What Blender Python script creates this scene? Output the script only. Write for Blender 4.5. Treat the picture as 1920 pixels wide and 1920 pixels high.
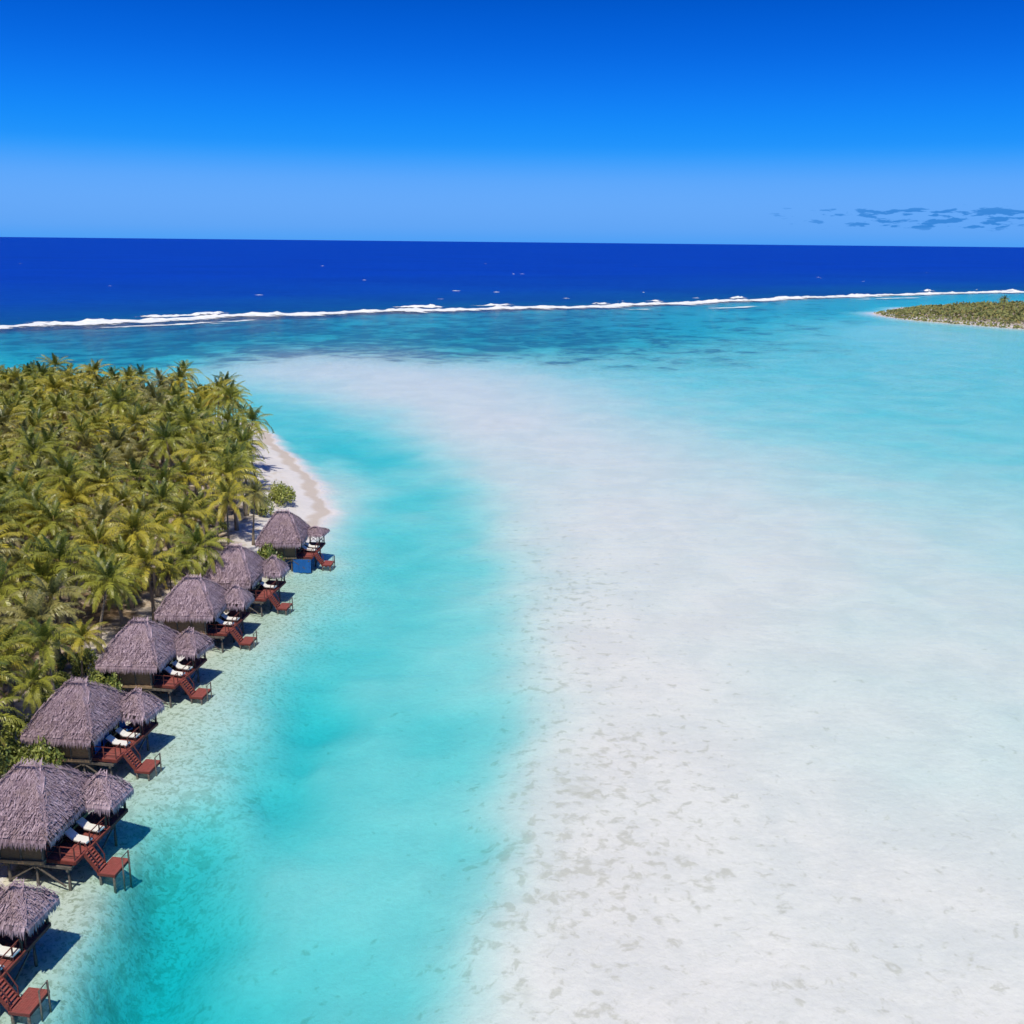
import bpy, bmesh, math, random
import numpy as np
from mathutils import Vector, Matrix

sc = bpy.context.scene
for o in list(bpy.data.objects):
    bpy.data.objects.remove(o)
R = math.radians

# ------------------------------------------------------------------ camera
cam_d = bpy.data.cameras.new("camera")
cam = bpy.data.objects.new("camera", cam_d)
sc.collection.objects.link(cam)
cam_d.sensor_width = 36.0
cam_d.lens = 35.94
cam_d.clip_start = 0.5
cam_d.clip_end = 200000.0
PITCH, ROLL = R(14.808), R(0.582)
_s, _c, _sp, _cp = math.sin(ROLL), math.cos(ROLL), math.sin(PITCH), math.cos(PITCH)
cam.matrix_world = Matrix(((_c, -_s, 0, 0),
                           (_s * _sp, _c * _sp, -_cp, 0),
                           (_s * _cp, _c * _cp, _sp, 42.0),
                           (0, 0, 0, 1)))
sc.camera = cam

# ------------------------------------------------------------------ sky + sun
SUN_EL = R(66)
SUN_TO = Vector((0.08 * math.cos(SUN_EL), 0.997 * math.cos(SUN_EL), -math.sin(SUN_EL)))
world = bpy.data.worlds.new("World")
sc.world = world
world.use_nodes = True
wn, wl = world.node_tree.nodes, world.node_tree.links
wn.clear()


def srgb(r, g, b):
    f = lambda c: (c / 255 / 12.92) if c / 255 <= 0.04045 else ((c / 255 + 0.055) / 1.055) ** 2.4
    return (f(r), f(g), f(b), 1.0)


def wnode(t, **kw):
    n = wn.new(t)
    for k, v in kw.items():
        setattr(n, k, v)
    return n


sky = wnode("ShaderNodeTexSky", sky_type='NISHITA', sun_disc=False)
sky.sun_elevation = SUN_EL
sky.sun_rotation = math.atan2(-0.08, -0.997)
sky.altitude = 40
sky.air_density = 1.0
sky.dust_density = 0.4
sky.ozone_density = 4.0
hsv = wnode("ShaderNodeHueSaturation")
hsv.inputs["Saturation"].default_value = 1.6
wl.new(sky.outputs[0], hsv.inputs["Color"])
tco = wnode("ShaderNodeTexCoord")
sep = wnode("ShaderNodeSeparateXYZ")
wl.new(tco.outputs["Generated"], sep.inputs[0])
mr = wnode("ShaderNodeMapRange")
mr.inputs["From Min"].default_value = 0.0
mr.inputs["From Max"].default_value = 0.6
wl.new(sep.outputs["Z"], mr.inputs["Value"])
ramp = wnode("ShaderNodeValToRGB")
ramp.color_ramp.interpolation = 'B_SPLINE'
SKY = [(0.000, (62, 158, 250)), (0.012, (88, 163, 248)), (0.033, (96, 168, 252)), (0.055, (88, 166, 254)),
       (0.072, (48, 156, 255)), (0.086, (0, 146, 254)), (0.118, (0, 128, 250)), (0.150, (0, 108, 234)),
       (0.180, (0, 94, 218)), (0.206, (0, 84, 204)), (0.300, (0, 70, 172)), (0.600, (2, 58, 140))]
el = ramp.color_ramp.elements
for i, (z, c) in enumerate(SKY):
    e = el[i] if i < 2 else el.new(z / 0.6)
    e.position = z / 0.6
    e.color = srgb(*c)
wl.new(mr.outputs[0], ramp.inputs[0])
# polarised, strongly blue air: the physical sky is mixed with the elevation colours of this sky
sc10 = wnode("ShaderNodeVectorMath", operation='SCALE')
sc10.inputs["Scale"].default_value = 10.0
wl.new(ramp.outputs[0], sc10.inputs[0])
mixs = wnode("ShaderNodeMix", data_type='RGBA')
mixs.inputs["Factor"].default_value = 0.95
wl.new(hsv.outputs[0], mixs.inputs["A"])
wl.new(sc10.outputs[0], mixs.inputs["B"])
# small flat fair-weather clouds low over the horizon
sq = wnode("ShaderNodeMapping")
sq.inputs["Scale"].default_value = (48, 48, 250)
sq.inputs["Location"].default_value = (3.1, 1.7, 0.35)
wl.new(tco.outputs["Generated"], sq.inputs["Vector"])
cn = wnode("ShaderNodeTexNoise")
cn.inputs["Scale"].default_value = 1.0
cn.inputs["Detail"].default_value = 4.0
cn.inputs["Roughness"].default_value = 0.55
wl.new(sq.outputs[0], cn.inputs["Vector"])


def wmath(op, a, b=None, c=None):
    n = wnode("ShaderNodeMath", operation=op)
    n.use_clamp = False
    for i, v in enumerate((a, b, c)):
        if v is None:
            continue
        if isinstance(v, (int, float)):
            n.inputs[i].default_value = v
        else:
            wl.new(v, n.inputs[i])
    return n.outputs[0]


def wrange(v, a, b, c=0.0, d=1.0):
    n = wnode("ShaderNodeMapRange", interpolation_type='SMOOTHSTEP')
    n.inputs["From Min"].default_value = a
    n.inputs["From Max"].default_value = b
    n.inputs["To Min"].default_value = c
    n.inputs["To Max"].default_value = d
    wl.new(v, n.inputs["Value"])
    return n.outputs[0]


band = wmath('MULTIPLY', wrange(sep.outputs["Z"], 0.010, 0.017), wrange(sep.outputs["Z"], 0.040, 0.029))
azi = wmath('ARCTAN2', sep.outputs["X"], sep.outputs["Y"])
azm = wrange(azi, 0.12, 0.36, 0.0, 1.0)
cov = wmath('MULTIPLY', band, azm)
thr = wmath('SUBTRACT', 0.74, wmath('MULTIPLY', cov, 0.25))
cl = wmath('MULTIPLY', wrange(wmath('SUBTRACT', cn.outputs["Fac"], thr), 0.0, 0.07), cov)
mixc = wnode("ShaderNodeMix", data_type='RGBA')
wl.new(wmath('MULTIPLY', cl, 0.7), mixc.inputs["Factor"])
wl.new(mixs.outputs["Result"], mixc.inputs["A"])
cc = srgb(16, 118, 205)
mixc.inputs["B"].default_value = (cc[0] * 10, cc[1] * 10, cc[2] * 10, 1)
bg = wnode("ShaderNodeBackground")
bg.inputs["Strength"].default_value = 0.1
wl.new(mixc.outputs["Result"], bg.inputs["Color"])
wo = wnode("ShaderNodeOutputWorld")
wl.new(bg.outputs[0], wo.inputs["Surface"])

sun_d = bpy.data.lights.new("sun", 'SUN')
sun_d.energy = 3.8
sun_d.angle = R(0.55)
sun_d.color = (1.0, 0.935, 0.765)
sun = bpy.data.objects.new("sun", sun_d)
sun.rotation_euler = SUN_TO.to_track_quat('-Z', 'Y').to_euler()
sun.location = (-60, -40, 120)
sc.collection.objects.link(sun)

sc.view_settings.view_transform = 'Standard'
sc.view_settings.look = 'None'
sc.view_settings.exposure = 0.0
sc.view_settings.gamma = 1.0
sc.view_settings.use_curve_mapping = False
sc.render.engine = 'CYCLES'
sc.cycles.max_bounces = 4
sc.cycles.diffuse_bounces = 2
sc.cycles.glossy_bounces = 2
sc.cycles.transmission_bounces = 2
sc.cycles.transparent_max_bounces = 8
sc.cycles.volume_bounces = 0
sc.cycles.use_adaptive_sampling = True
sc.cycles.adaptive_threshold = 0.025

# ------------------------------------------------------------------ helpers
COL = sc.collection


def link(o, parent=None):
    COL.objects.link(o)
    if parent is not None:
        o.parent = parent
        CHILD.setdefault(parent.name, []).append(o)
    return o


def obj(name, me, mat=None, parent=None, loc=(0, 0, 0), rot=(0, 0, 0)):
    o = bpy.data.objects.new(name, me)
    if mat is not None and len(me.materials) == 0:
        me.materials.append(mat)
    o.location = loc
    o.rotation_euler = rot
    return link(o, parent)


def empty(name, loc=(0, 0, 0), rz=0.0, parent=None):
    o = bpy.data.objects.new(name, None)
    o.empty_display_size = 0.3
    o.location = loc
    o.rotation_euler = (0, 0, rz)
    return link(o, parent)


def tag(o, label=None, cat=None, group=None, kind=None):
    for k, v in (("label", label), ("category", cat), ("group", group), ("kind", kind)):
        if v:
            o[k] = v
    return o


def copy_tree(o, parent=None):
    c = o.copy()
    COL.objects.link(c)
    c.parent = parent
    for ch in CHILD.get(o.name, []):
        copy_tree(ch, c)
    return c


CHILD = {}


class MB:
    """collects faces for one mesh, with one float attribute per vertex"""

    def __init__(self):
        self.v, self.f, self.a = [], [], []

    def add(self, vs, fs, a=0.5):
        n = len(self.v)
        self.v += [tuple(p) for p in vs]
        self.f += [tuple(i + n for i in f) for f in fs]
        self.a += [a] * len(vs)

    def box(self, x0, x1, y0, y1, z0, z1, a=0.5, M=None):
        vs = [Vector((x, y, z)) for z in (z0, z1) for y in (y0, y1) for x in (x0, x1)]
        if M is not None:
            vs = [M @ p for p in vs]
        self.add(vs, [(0, 2, 3, 1), (4, 5, 7, 6), (0, 1, 5, 4), (2, 6, 7, 3), (0, 4, 6, 2), (1, 3, 7, 5)], a)

    def bar(self, p, q, w, h=None, a=0.5):
        p, q = Vector(p), Vector(q)
        h = h or w
        d = q - p
        L = d.length
        M = Matrix.Translation(p) @ d.to_track_quat('X', 'Z').to_matrix().to_4x4()
        self.box(0, L, -w / 2, w / 2, -h / 2, h / 2, a, M)

    def tube(self, pts, radii, n=7, a=0.5, cap=True):
        rings = []
        base = len(self.v)
        pts = [Vector(p) for p in pts]
        for i, p in enumerate(pts):
            d = (pts[min(i + 1, len(pts) - 1)] - pts[max(i - 1, 0)]).normalized()
            q = d.to_track_quat('Z', 'Y')
            for k in range(n):
                t = 2 * math.pi * k / n
                self.v.append(tuple(p + q @ Vector((math.cos(t) * radii[i], math.sin(t) * radii[i], 0))))
                self.a.append(a)
        for i in range(len(pts) - 1):
            for k in range(n):
                k2 = (k + 1) % n
                self.f.append((base + i * n + k, base + i * n + k2, base + (i + 1) * n + k2, base + (i + 1) * n + k))
        if cap:
            self.f.append(tuple(base + (len(pts) - 1) * n + k for k in range(n)))
            self.f.append(tuple(base + n - 1 - k for k in range(n)))

    def mesh(self, name, mat=None, smooth=False, attr="shade"):
        me = bpy.data.meshes.new(name)
        me.from_pydata(self.v, [], self.f)
        at = me.attributes.new(attr, 'FLOAT', 'POINT')
        at.data.foreach_set("value", np.array(self.a, dtype=np.float32))
        if smooth:
            me.polygons.foreach_set("use_smooth", [True] * len(me.polygons))
        if mat:
            me.materials.append(mat)
        me.update()
        return me


# ------------------------------------------------------------------ materials
class NT:
    def __init__(self, name):
        self.m = bpy.data.materials.new(name)
        self.m.use_nodes = True
        self.n, self.l = self.m.node_tree.nodes, self.m.node_tree.links
        self.n.clear()
        self.out = self.n.new("ShaderNodeOutputMaterial")

    def node(self, t, ins=None, **kw):
        n = self.n.new(t)
        for k, v in kw.items():
            setattr(n, k, v)
        for k, v in (ins or {}).items():
            self.set(n.inputs[k], v)
        return n

    def set(self, sock, v):
        if isinstance(v, bpy.types.NodeSocket):
            self.l.new(v, sock)
        else:
            sock.default_value = v

    def math(self, op, a, b=0.0, clamp=False):
        n = self.node("ShaderNodeMath", {0: a, 1: b}, operation=op)
        n.use_clamp = clamp
        return n.outputs[0]

    def noise(self, vec, scale, detail=3.0, rough=0.55, dist=0.0):
        n = self.node("ShaderNodeTexNoise", {"Vector": vec, "Scale": scale, "Detail": detail, "Roughness": rough, "Distortion": dist})
        return n.outputs["Fac"]

    def rng(self, v, a, b, c=0.0, d=1.0, smooth=True):
        n = self.node("ShaderNodeMapRange", {"Value": v, "From Min": a, "From Max": b, "To Min": c, "To Max": d})
        if smooth:
            n.interpolation_type = 'SMOOTHSTEP'
        return n.outputs[0]

    def mix(self, f, a, b):
        n = self.node("ShaderNodeMix", data_type='RGBA')
        self.set(n.inputs["Factor"], f)
        self.set(n.inputs["A"], a)
        self.set(n.inputs["B"], b)
        return n.outputs["Result"]

    def attr(self, name):
        return self.node("ShaderNodeAttribute", attribute_name=name).outputs["Fac"]

    def pos(self, scale=None):
        g = self.node("ShaderNodeNewGeometry").outputs["Position"]
        if scale:
            g = self.node("ShaderNodeVectorMath", {0: g, 1: scale}, operation='MULTIPLY').outputs[0]
        return g

    def ocoord(self, scale=None):
        g = self.node("ShaderNodeTexCoord").outputs["Object"]
        if scale:
            g = self.node("ShaderNodeVectorMath", {0: g, 1: scale}, operation='MULTIPLY').outputs[0]
        return g

    def bump(self, h, strength=0.5, dist=0.05):
        return self.node("ShaderNodeBump", {"Height": h, "Strength": strength, "Distance": dist}).outputs[0]

    def pbr(self, color, rough=0.8, spec=0.3, normal=None, **kw):
        b = self.node("ShaderNodeBsdfPrincipled", {"Base Color": color, "Roughness": rough, "Specular IOR Level": spec})
        if normal is not None:
            self.l.new(normal, b.inputs["Normal"])
        for k, v in kw.items():
            self.set(b.inputs[k], v)
        return b.outputs[0]

    def done(self, shader=None, volume=None):
        if shader is not None:
            self.l.new(shader, self.out.inputs["Surface"])
        if volume is not None:
            self.l.new(volume, self.out.inputs["Volume"])
        return self.m


def c4(*c):
    return tuple(c) + (1.0,) if len(c) == 3 else c


def mat_wood(name, ca, cb, scale=(2, 2, 2), rough=0.75):
    t = NT(name)
    p = t.ocoord(scale)
    n = t.noise(p, 3.0, 5.0)
    col = t.mix(t.rng(n, 0.3, 0.7), c4(*ca), c4(*cb))
    rnd = t.node("ShaderNodeObjectInfo").outputs["Random"]
    stn = t.noise(t.ocoord((1, 1, 1)), 1.6, 4.0, 0.7)
    grey = (ca[0] * .45 + .08, ca[1] * .6 + .06, ca[2] * .6 + .05)
    col = t.mix(t.rng(t.math('ADD', stn, t.math('MULTIPLY', rnd, 0.12)), 0.5, 0.72, 0.0, 0.55), col, c4(*grey))
    col = t.mix(t.math('MULTIPLY', t.attr("shade"), 0.35), col, c4(ca[0] * .5, ca[1] * .5, ca[2] * .5))
    return t.done(t.pbr(col, rough, 0.25, t.bump(t.noise(p, 14, 3), 0.3, 0.01)))


def mat_leaf(name, young, old, dry, rough=0.38):
    t = NT(name)
    a = t.attr("shade")
    rnd = t.node("ShaderNodeObjectInfo").outputs["Random"]
    n = t.noise(t.ocoord(), 1.3, 2.0)
    k = t.math('ADD', a, t.math('MULTIPLY', t.math('SUBTRACT', rnd, 0.5), 0.22))
    k = t.math('ADD', k, t.math('MULTIPLY', t.math('SUBTRACT', n, 0.5), 0.25))
    col = t.mix(t.rng(k, 0.0, 0.46), c4(*young), c4(*old))
    col = t.mix(t.rng(k, 0.72, 0.95), col, c4(*dry))
    b = t.pbr(col, rough, 0.45)
    tr = t.node("ShaderNodeBsdfTranslucent", {"Color": col}).outputs[0]
    mx = t.node("ShaderNodeMixShader", {0: 0.18, 1: b, 2: tr}).outputs[0]
    return t.done(mx)


def mat_thatch():
    t = NT("thatch")
    p = t.ocoord((1, 1, 1))
    n = t.noise(p, 1.1, 4.0)
    f = t.noise(t.ocoord((9, 9, 3)), 2.0, 4.0, 0.7)
    a = t.attr("shade")
    rnd = t.node("ShaderNodeObjectInfo").outputs["Random"]
    col = t.mix(a, c4(0.20, 0.135, 0.18), c4(0.74, 0.57, 0.665))
    pt = t.noise(t.ocoord((1, 1, 2.2)), 0.75, 4.0, 0.65)
    col = t.mix(t.rng(t.math('ADD', pt, t.math('MULTIPLY', t.math('SUBTRACT', rnd, 0.5), 0.22)), 0.45, 0.66, 0.0, 0.5), col, c4(0.27, 0.19, 0.23))
    col = t.mix(t.rng(n, 0.45, 0.75, 0.0, 0.5), col, c4(0.34, 0.24, 0.22))
    col = t.mix(t.rng(f, 0.4, 0.72, 0.0, 0.45), col, c4(0.11, 0.085, 0.10))
    return t.done(t.pbr(col, 0.9, 0.15, t.bump(f, 0.6, 0.03)))


def mat_plain(name, col, rough=0.6, spec=0.3, var=0.15):
    t = NT(name)
    n = t.noise(t.ocoord(), 5.0, 3.0)
    c = t.mix(t.rng(n, 0.3, 0.7), c4(*[x * (1 - var) for x in col]), c4(*[min(1, x * (1 + var)) for x in col]))
    return t.done(t.pbr(c, rough, spec))


M_THATCH = mat_thatch()
M_RED = mat_wood("red_stained_timber", (0.28, 0.066, 0.056), (0.43, 0.125, 0.108), (1, 6, 6))
M_REDD = mat_wood("dark_red_timber", (0.18, 0.04, 0.034), (0.27, 0.068, 0.054))
M_POST = mat_wood("weathered_post_timber", (0.10, 0.085, 0.075), (0.22, 0.185, 0.16))
M_WALL = mat_wood("woven_wall_panel", (0.20, 0.125, 0.075), (0.30, 0.20, 0.12), (1, 1, 8))
M_EDGE = mat_wood("floor_edge_timber", (0.32, 0.21, 0.13), (0.42, 0.29, 0.18))
M_DARK = mat_wood("dark_frame_timber", (0.045, 0.03, 0.028), (0.085, 0.055, 0.05))
M_WHITE = mat_plain("white_cushion", (0.82, 0.81, 0.79), 0.85, 0.2, 0.04)
M_BLUE = mat_plain("blue_fabric", (0.03, 0.14, 0.38), 0.8, 0.2, 0.2)
M_TARP = mat_plain("royal_blue_tarp", (0.01, 0.12, 0.42), 0.5, 0.4, 0.12)
M_TAN = mat_plain("tan_table_top", (0.50, 0.38, 0.24), 0.6, 0.3)
t = NT("door_glass")
M_GLASS = t.done(t.pbr(c4(0.012, 0.016, 0.03), 0.08, 0.5))
t = NT("palm_trunk_bark")
_p = t.ocoord()
_w = t.node("ShaderNodeTexWave", {"Vector": _p, "Scale": 2.6, "Distortion": 1.2}, bands_direction='Z').outputs["Fac"]
M_TRUNK = t.done(t.pbr(t.mix(t.rng(_w, 0.2, 0.8), c4(0.19, 0.15, 0.115), c4(0.36, 0.30, 0.24)), 0.9, 0.15, t.bump(_w, 0.4, 0.03)))
M_PALM = {
    "green": mat_leaf("palm_frond_green", (0.05, 0.09, 0.016), (0.37, 0.375, 0.05), (0.48, 0.33, 0.09)),
    "yellow": mat_leaf("palm_frond_yellow", (0.09, 0.12, 0.018), (0.54, 0.465, 0.055), (0.56, 0.35, 0.07)),
    "dry": mat_leaf("palm_frond_olive", (0.07, 0.09, 0.025), (0.36, 0.325, 0.10), (0.48, 0.34, 0.16)),
}
M_NUT = mat_plain("coconut_husk", (0.20, 0.16, 0.05), 0.7, 0.3, 0.4)
M_BUSH = mat_leaf("bush_leaf", (0.10, 0.15, 0.035), (0.40, 0.43, 0.10), (0.42, 0.38, 0.14))
M_SCRUB = mat_leaf("scrub_leaf", (0.12, 0.16, 0.06), (0.30, 0.31, 0.10), (0.42, 0.28, 0.10), 0.8)

# ------------------------------------------------------------------ terrain: island, lagoon floor, reef, islet
ISLAND = [(-36, -60), (-35, 45), (-33.5, 60), (-35.5, 75), (-35.5, 90), (-34, 103), (-32.5, 115), (-31, 128), (-30, 138),
          (-28.6, 148), (-28.8, 157), (-31, 166), (-33.6, 174), (-38, 187), (-42, 196), (-48, 210), (-54, 225),
          (-61, 239), (-75, 250), (-95, 258), (-120, 263), (-145, 264), (-200, 258), (-280, 230), (-330, 120), (-330, -60)]
GROVE = [(-37, 20), (-38.0, 56), (-39.5, 72), (-40.5, 90), (-38.5, 103), (-36.5, 115), (-35, 124), (-36, 134), (-37.5, 145),
         (-39.5, 157), (-43, 170), (-48, 185), (-53, 200), (-58, 215), (-65, 230), (-79, 243), (-100, 250), (-125, 254),
         (-150, 256), (-215, 248), (-260, 200), (-260, 20)]
ISLET = [(233, 672), (229, 640), (231, 610), (248, 580), (268, 548), (310, 505), (400, 475), (520, 560), (500, 800),
         (381, 779), (329, 768), (275, 730)]
REEF = [(-6000, -3400), (-2000, -420), (-900, 90), (-480, 320), (-330, 432), (-248, 500), (-229, 516), (-209, 532), (-189, 554), (-167, 577), (-142, 598),
        (-115, 616), (-86, 634), (-55, 654), (-22, 670), (13, 687), (49, 705), (89, 736), (132, 770), (180, 807), (234, 856),
        (290, 893), (350, 933), (416, 976), (494, 1014), (620, 1085), (900, 1250), (2500, 2200), (6000, 4100)]


def signed_dist(px, py, poly):
    """negative inside the polygon"""
    d2 = np.full(px.shape, 1e18)
    inside = np.zeros(px.shape, bool)
    n = len(poly)
    for i in range(n):
        x0, y0 = poly[i]
        x1, y1 = poly[(i + 1) % n]
        ex, ey = x1 - x0, y1 - y0
        t_ = np.clip(((px - x0) * ex + (py - y0) * ey) / (ex * ex + ey * ey), 0, 1)
        d2 = np.minimum(d2, (px - x0 - t_ * ex) ** 2 + (py - y0 - t_ * ey) ** 2)
        if y0 != y1:
            c = ((y0 > py) != (y1 > py)) & (px < (x1 - x0) * (py - y0) / (y1 - y0) + x0)
            inside ^= c
    return np.where(inside, -1, 1) * np.sqrt(d2)


# surveyed lagoon floor: x, y (m), depth (m), share of coral rubble
CTRL = [
    (-226.8,455.7,1.72,0.8176), (-193.2,386.7,1.196,0.63), (-207.8,466.1,1.931,0.8736), (-162.1,410.1,1.714,0.8736), (-161.5,471.5,2.192,0.8176), (-144.1,340.5,1.145,0.45),
    (-132.3,357,1.116,0.8), (-125,393.3,0.831,1), (-126,475.6,1.552,0.9296), (-107.7,405.1,0.452,1), (-98.4,525.8,1.644,0.8736), (-80.7,429.6,0.456,1),
    (-62.3,567.3,1.129,0.672), (-50.4,457.2,0.582,1), (-26.2,447.3,0.965,1), (-3.9,556,1.19,1), (-3.3,475.9,1.257,1), (22.7,508.2,1.398,1),
    (55.9,583.5,1.259,0.672), (60.7,497.5,1.09,0.784), (109.5,634.9,0.923,0.6), (89.5,516.3,0.96,0.672), (166.5,668.1,0.759,0.6), (139.2,556.3,0.453,0.6272),
    (229.7,705,0.708,0.56), (197,602.9,0.387,0.6272), (205.5,557.6,0.204,0.1), (210.6,500.2,0.222,0.1), (217.3,448.9,0.3,0.2), (329,819,0.601,0.3),
    (418.1,874.7,0.628,0.3), (-23.1,393.5,0.355,0.88), (-54.6,400.2,0.191,0.88), (-81.1,388,0.127,0.78), (-92.1,344.9,0.16,0.4), (-104.3,343.9,0.281,0.5),
    (-106.4,322.5,0.38,0.35), (-79.9,331.5,0.106,0.15), (-62.9,332.8,0.076,0.15), (-45.7,334.3,0.069,0.15), (-19.7,336.4,0.099,0.25), (-0.5,352.7,0.176,0.35),
    (5.7,289.7,0.113,0.2), (20.8,339.7,0.27,0.35), (45.9,372.9,0.386,0.56), (28.3,398.4,0.415,0.78), (-22.8,268.2,0.065,0.1), (-7.7,236.9,0.062,0.12),
    (-39.4,286.5,0.087,0.1), (-63.4,301.2,0.165,0.12), (-73.1,289.4,0.377,0.1), (87.1,435.6,0.429,0.6272), (121.9,439.2,0.419,0.6272), (160.7,421.2,0.339,0.25),
    (171.6,352,0.384,0.3), (55.7,316,0.443,0.3), (89.4,318.6,0.445,0.3), (114.8,297.3,0.459,0.3), (120.9,244.3,0.525,0.15), (26.8,271.5,0.201,0.1),
    (37.5,246.9,0.236,0.1), (55.6,240.5,0.376,0.08), (77,228,0.451,0.1), (86,204.9,0.482,0.1), (93.3,185.9,0.457,0.1), (40.9,197.6,0.163,0.08),
    (54.3,188.6,0.215,0.05), (67.1,168.6,0.291,0.05), (76,149.2,0.269,0.05), (15.3,206.8,0.08,0.15), (23.4,182.8,0.088,0.12), (4.1,195.8,0.119,0.2),
    (27.2,147.4,0.102,0.1), (43.4,148,0.114,0.05), (54.6,135.1,0.164,0.03), (62.2,120,0.188,0.03), (11.2,146.9,0.089,0.18), (15.1,113,0.097,0.2),
    (31.8,105.1,0.135,0.12), (46.5,98.2,0.145,0.06), (8.3,104.5,0.065,0.42), (15.1,91,0.08,0.3), (8.9,80.1,0.064,0.4), (20.5,80.3,0.095,0.2),
    (32.7,76,0.159,0.15), (42.9,78.9,0.203,0.12), (5.6,64.1,0.072,0.35), (12.6,61.1,0.085,0.3), (23.6,61.3,0.095,0.25), (32.8,61.4,0.115,0.22),
    (1.5,50.6,0.079,0.35), (7.6,49.4,0.079,0.4), (14,50.8,0.078,0.42), (22.9,49.6,0.09,0.3), (28.7,48.8,0.088,0.25), (4.2,104.4,0.148,0.45),
    (1.6,104.3,0.371,0.35), (4.3,90.7,0.181,0.35), (1.5,90.7,0.443,0.4), (3.4,80,0.172,0.35), (0.7,79.9,0.518,0.35), (2.3,71.2,0.183,0.35),
    (-0.2,71.2,0.549,0.35), (1.2,64,0.192,0.35), (-1.3,64,0.695,0.35), (0.3,58,0.2,0.35), (-2.5,57.9,0.724,0.35), (-1,52.8,0.207,0.35),
    (-3.6,52.8,0.808,0.3), (-1.8,48.4,0.214,0.35), (-3.9,48.4,0.833,0.3), (2.8,122.2,0.218,0.35), (-0.2,122.1,0.403,0.3), (2.4,146.5,0.163,0.3),
    (-1.6,146.4,0.356,0.25), (-0,169.6,0.16,0.2), (-4.6,169.4,0.371,0.2), (-4.3,195.4,0.12,0.18), (-9.5,195.1,0.275,0.15), (-13.2,223,0.129,0.12),
    (-20.2,236.1,0.205,0.1), (-30.2,258.9,0.209,0.1), (-46,281,0.159,0.1), (-82.1,278.5,0.581,0.1), (-71.8,266.8,0.692,0.1), (-59.8,257,0.719,0.1),
    (-46.9,245.7,0.751,0.1), (-49.7,234.4,0.778,0.08), (-34,228.4,0.702,0.08), (-21.9,204.9,0.714,0.08), (-26.4,189.5,0.931,0.08), (-32.7,204.3,1.397,0.1),
    (-20,168.7,0.955,0.08), (-9.6,161.9,0.725,0.08), (-20.5,145.7,1.061,0.08), (-12.6,146,0.922,0.08), (-5.5,146.2,0.826,0.1), (-17.3,121.5,1.201,0.08),
    (-7.3,121.9,0.964,0.1), (-2.6,122,0.749,0.15), (-17.8,103.8,1.413,0.12), (-9.1,104,1.154,0.1), (-2.2,104.2,0.869,0.18), (-13.1,90.3,1.345,0.1),
    (-5.5,90.5,1.157,0.15), (-1.4,90.6,0.943,0.2), (-19.7,90.2,2.707,0.15), (-18.5,81.4,3.004,0.15), (-16.3,79.5,1.639,0.1), (-19.7,74.9,2.827,0.2),
    (-11.1,75.1,1.378,0.1), (-4.6,75.2,1.17,0.15), (-2,75.3,1.041,0.2), (-14,67.2,1.469,0.1), (-7.7,63.9,1.375,0.1), (-3.5,63.9,1.283,0.2),
    (-16.4,60.6,1.621,0.1), (-8.4,55.2,1.506,0.1), (-5.1,55.2,1.417,0.2), (-18.4,55,3.223,0.2), (-10.9,50.4,1.876,0.2), (-6.1,49.2,1.471,0.2),
    (-13.5,48.2,3.225,0.3), (-17.7,50.3,3.855,0.25), (-19.9,67.1,1.654,0.15), (-32.4,189.2,0.351,0.12), (-27.2,168.4,0.318,0.15), (-22.9,151.5,0.799,0.15),
    (-27.4,161.2,0.274,0.15), (-25.2,145.5,0.295,0.15), (-21.7,132.5,0.79,0.15), (-20.6,117.5,0.898,0.15), (-25.5,130,0.35,0.1), (-23.9,117.4,0.682,0.12),
    (-21.9,106.8,1.037,0.2), (-25.9,111.8,0.365,0.12), (-23.5,102.1,0.866,0.2), (-27,103.5,0.312,0.15), (-23.6,93.8,1.082,0.25), (-27.5,96.3,0.361,0.2),
    (-23.5,86.6,1.067,0.3), (-28.4,89.9,0.337,0.25), (-24.2,80.3,1.054,0.35), (-28.7,84.3,0.348,0.3), (-23.8,74,1.22,0.4), (-27.6,76.5,0.447,0.35),
    (-23.2,67.7,3.093,0.45), (-27.5,72.2,0.459,0.45), (-24.3,64.9,3.77,0.5), (-27.6,67.6,0.765,0.5), (-24.3,60.5,4.523,0.5), (-26.3,61,0.749,0.5),
    (-23.9,55.5,3.839,0.5), (-27,58.1,0.547,0.45), (-23.9,52,3.752,0.5), (-26.8,54.4,0.513,0.45), (-23.8,49.4,4.163,0.5), (-26.2,50.6,0.8,0.45),
    (-24.8,48.1,1.431,0.45), (-26.4,47.7,0.615,0.4), (-20.9,52.5,4.456,0.4), (-21.1,48.6,4.92,0.4), (-30,60.4,0.234,0.3), (-31.9,59.7,0.164,0.3),
    (-29,56.4,0.265,0.35), (0,0,1.6,0.2), (-20,0,2.2,0.3), (60,0,0.1,0.3), (60,-80,0.1,0.3), (-20,-80,2,0.3),
    (150,60,0.2,0.2), (300,150,0.3,0.1), (600,300,0.6,0.1), (900,600,0.8,0.2), (-600,420,1.4,0.5), (-1200,350,1.4,0.5),
    (-300,330,1.2,0.4), (-200,300,1,0.3), (-400,200,2,0.3), (1200,1000,1.2,0.4), (900,1100,1.3,0.3),
]

CT = np.array(CTRL)


def warp(x, y):
    yy = np.sqrt(y * y + 40.0 ** 2) + 20
    return np.stack([2.2 * x / yy, 1.25 * np.log(yy)], -1)


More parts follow.
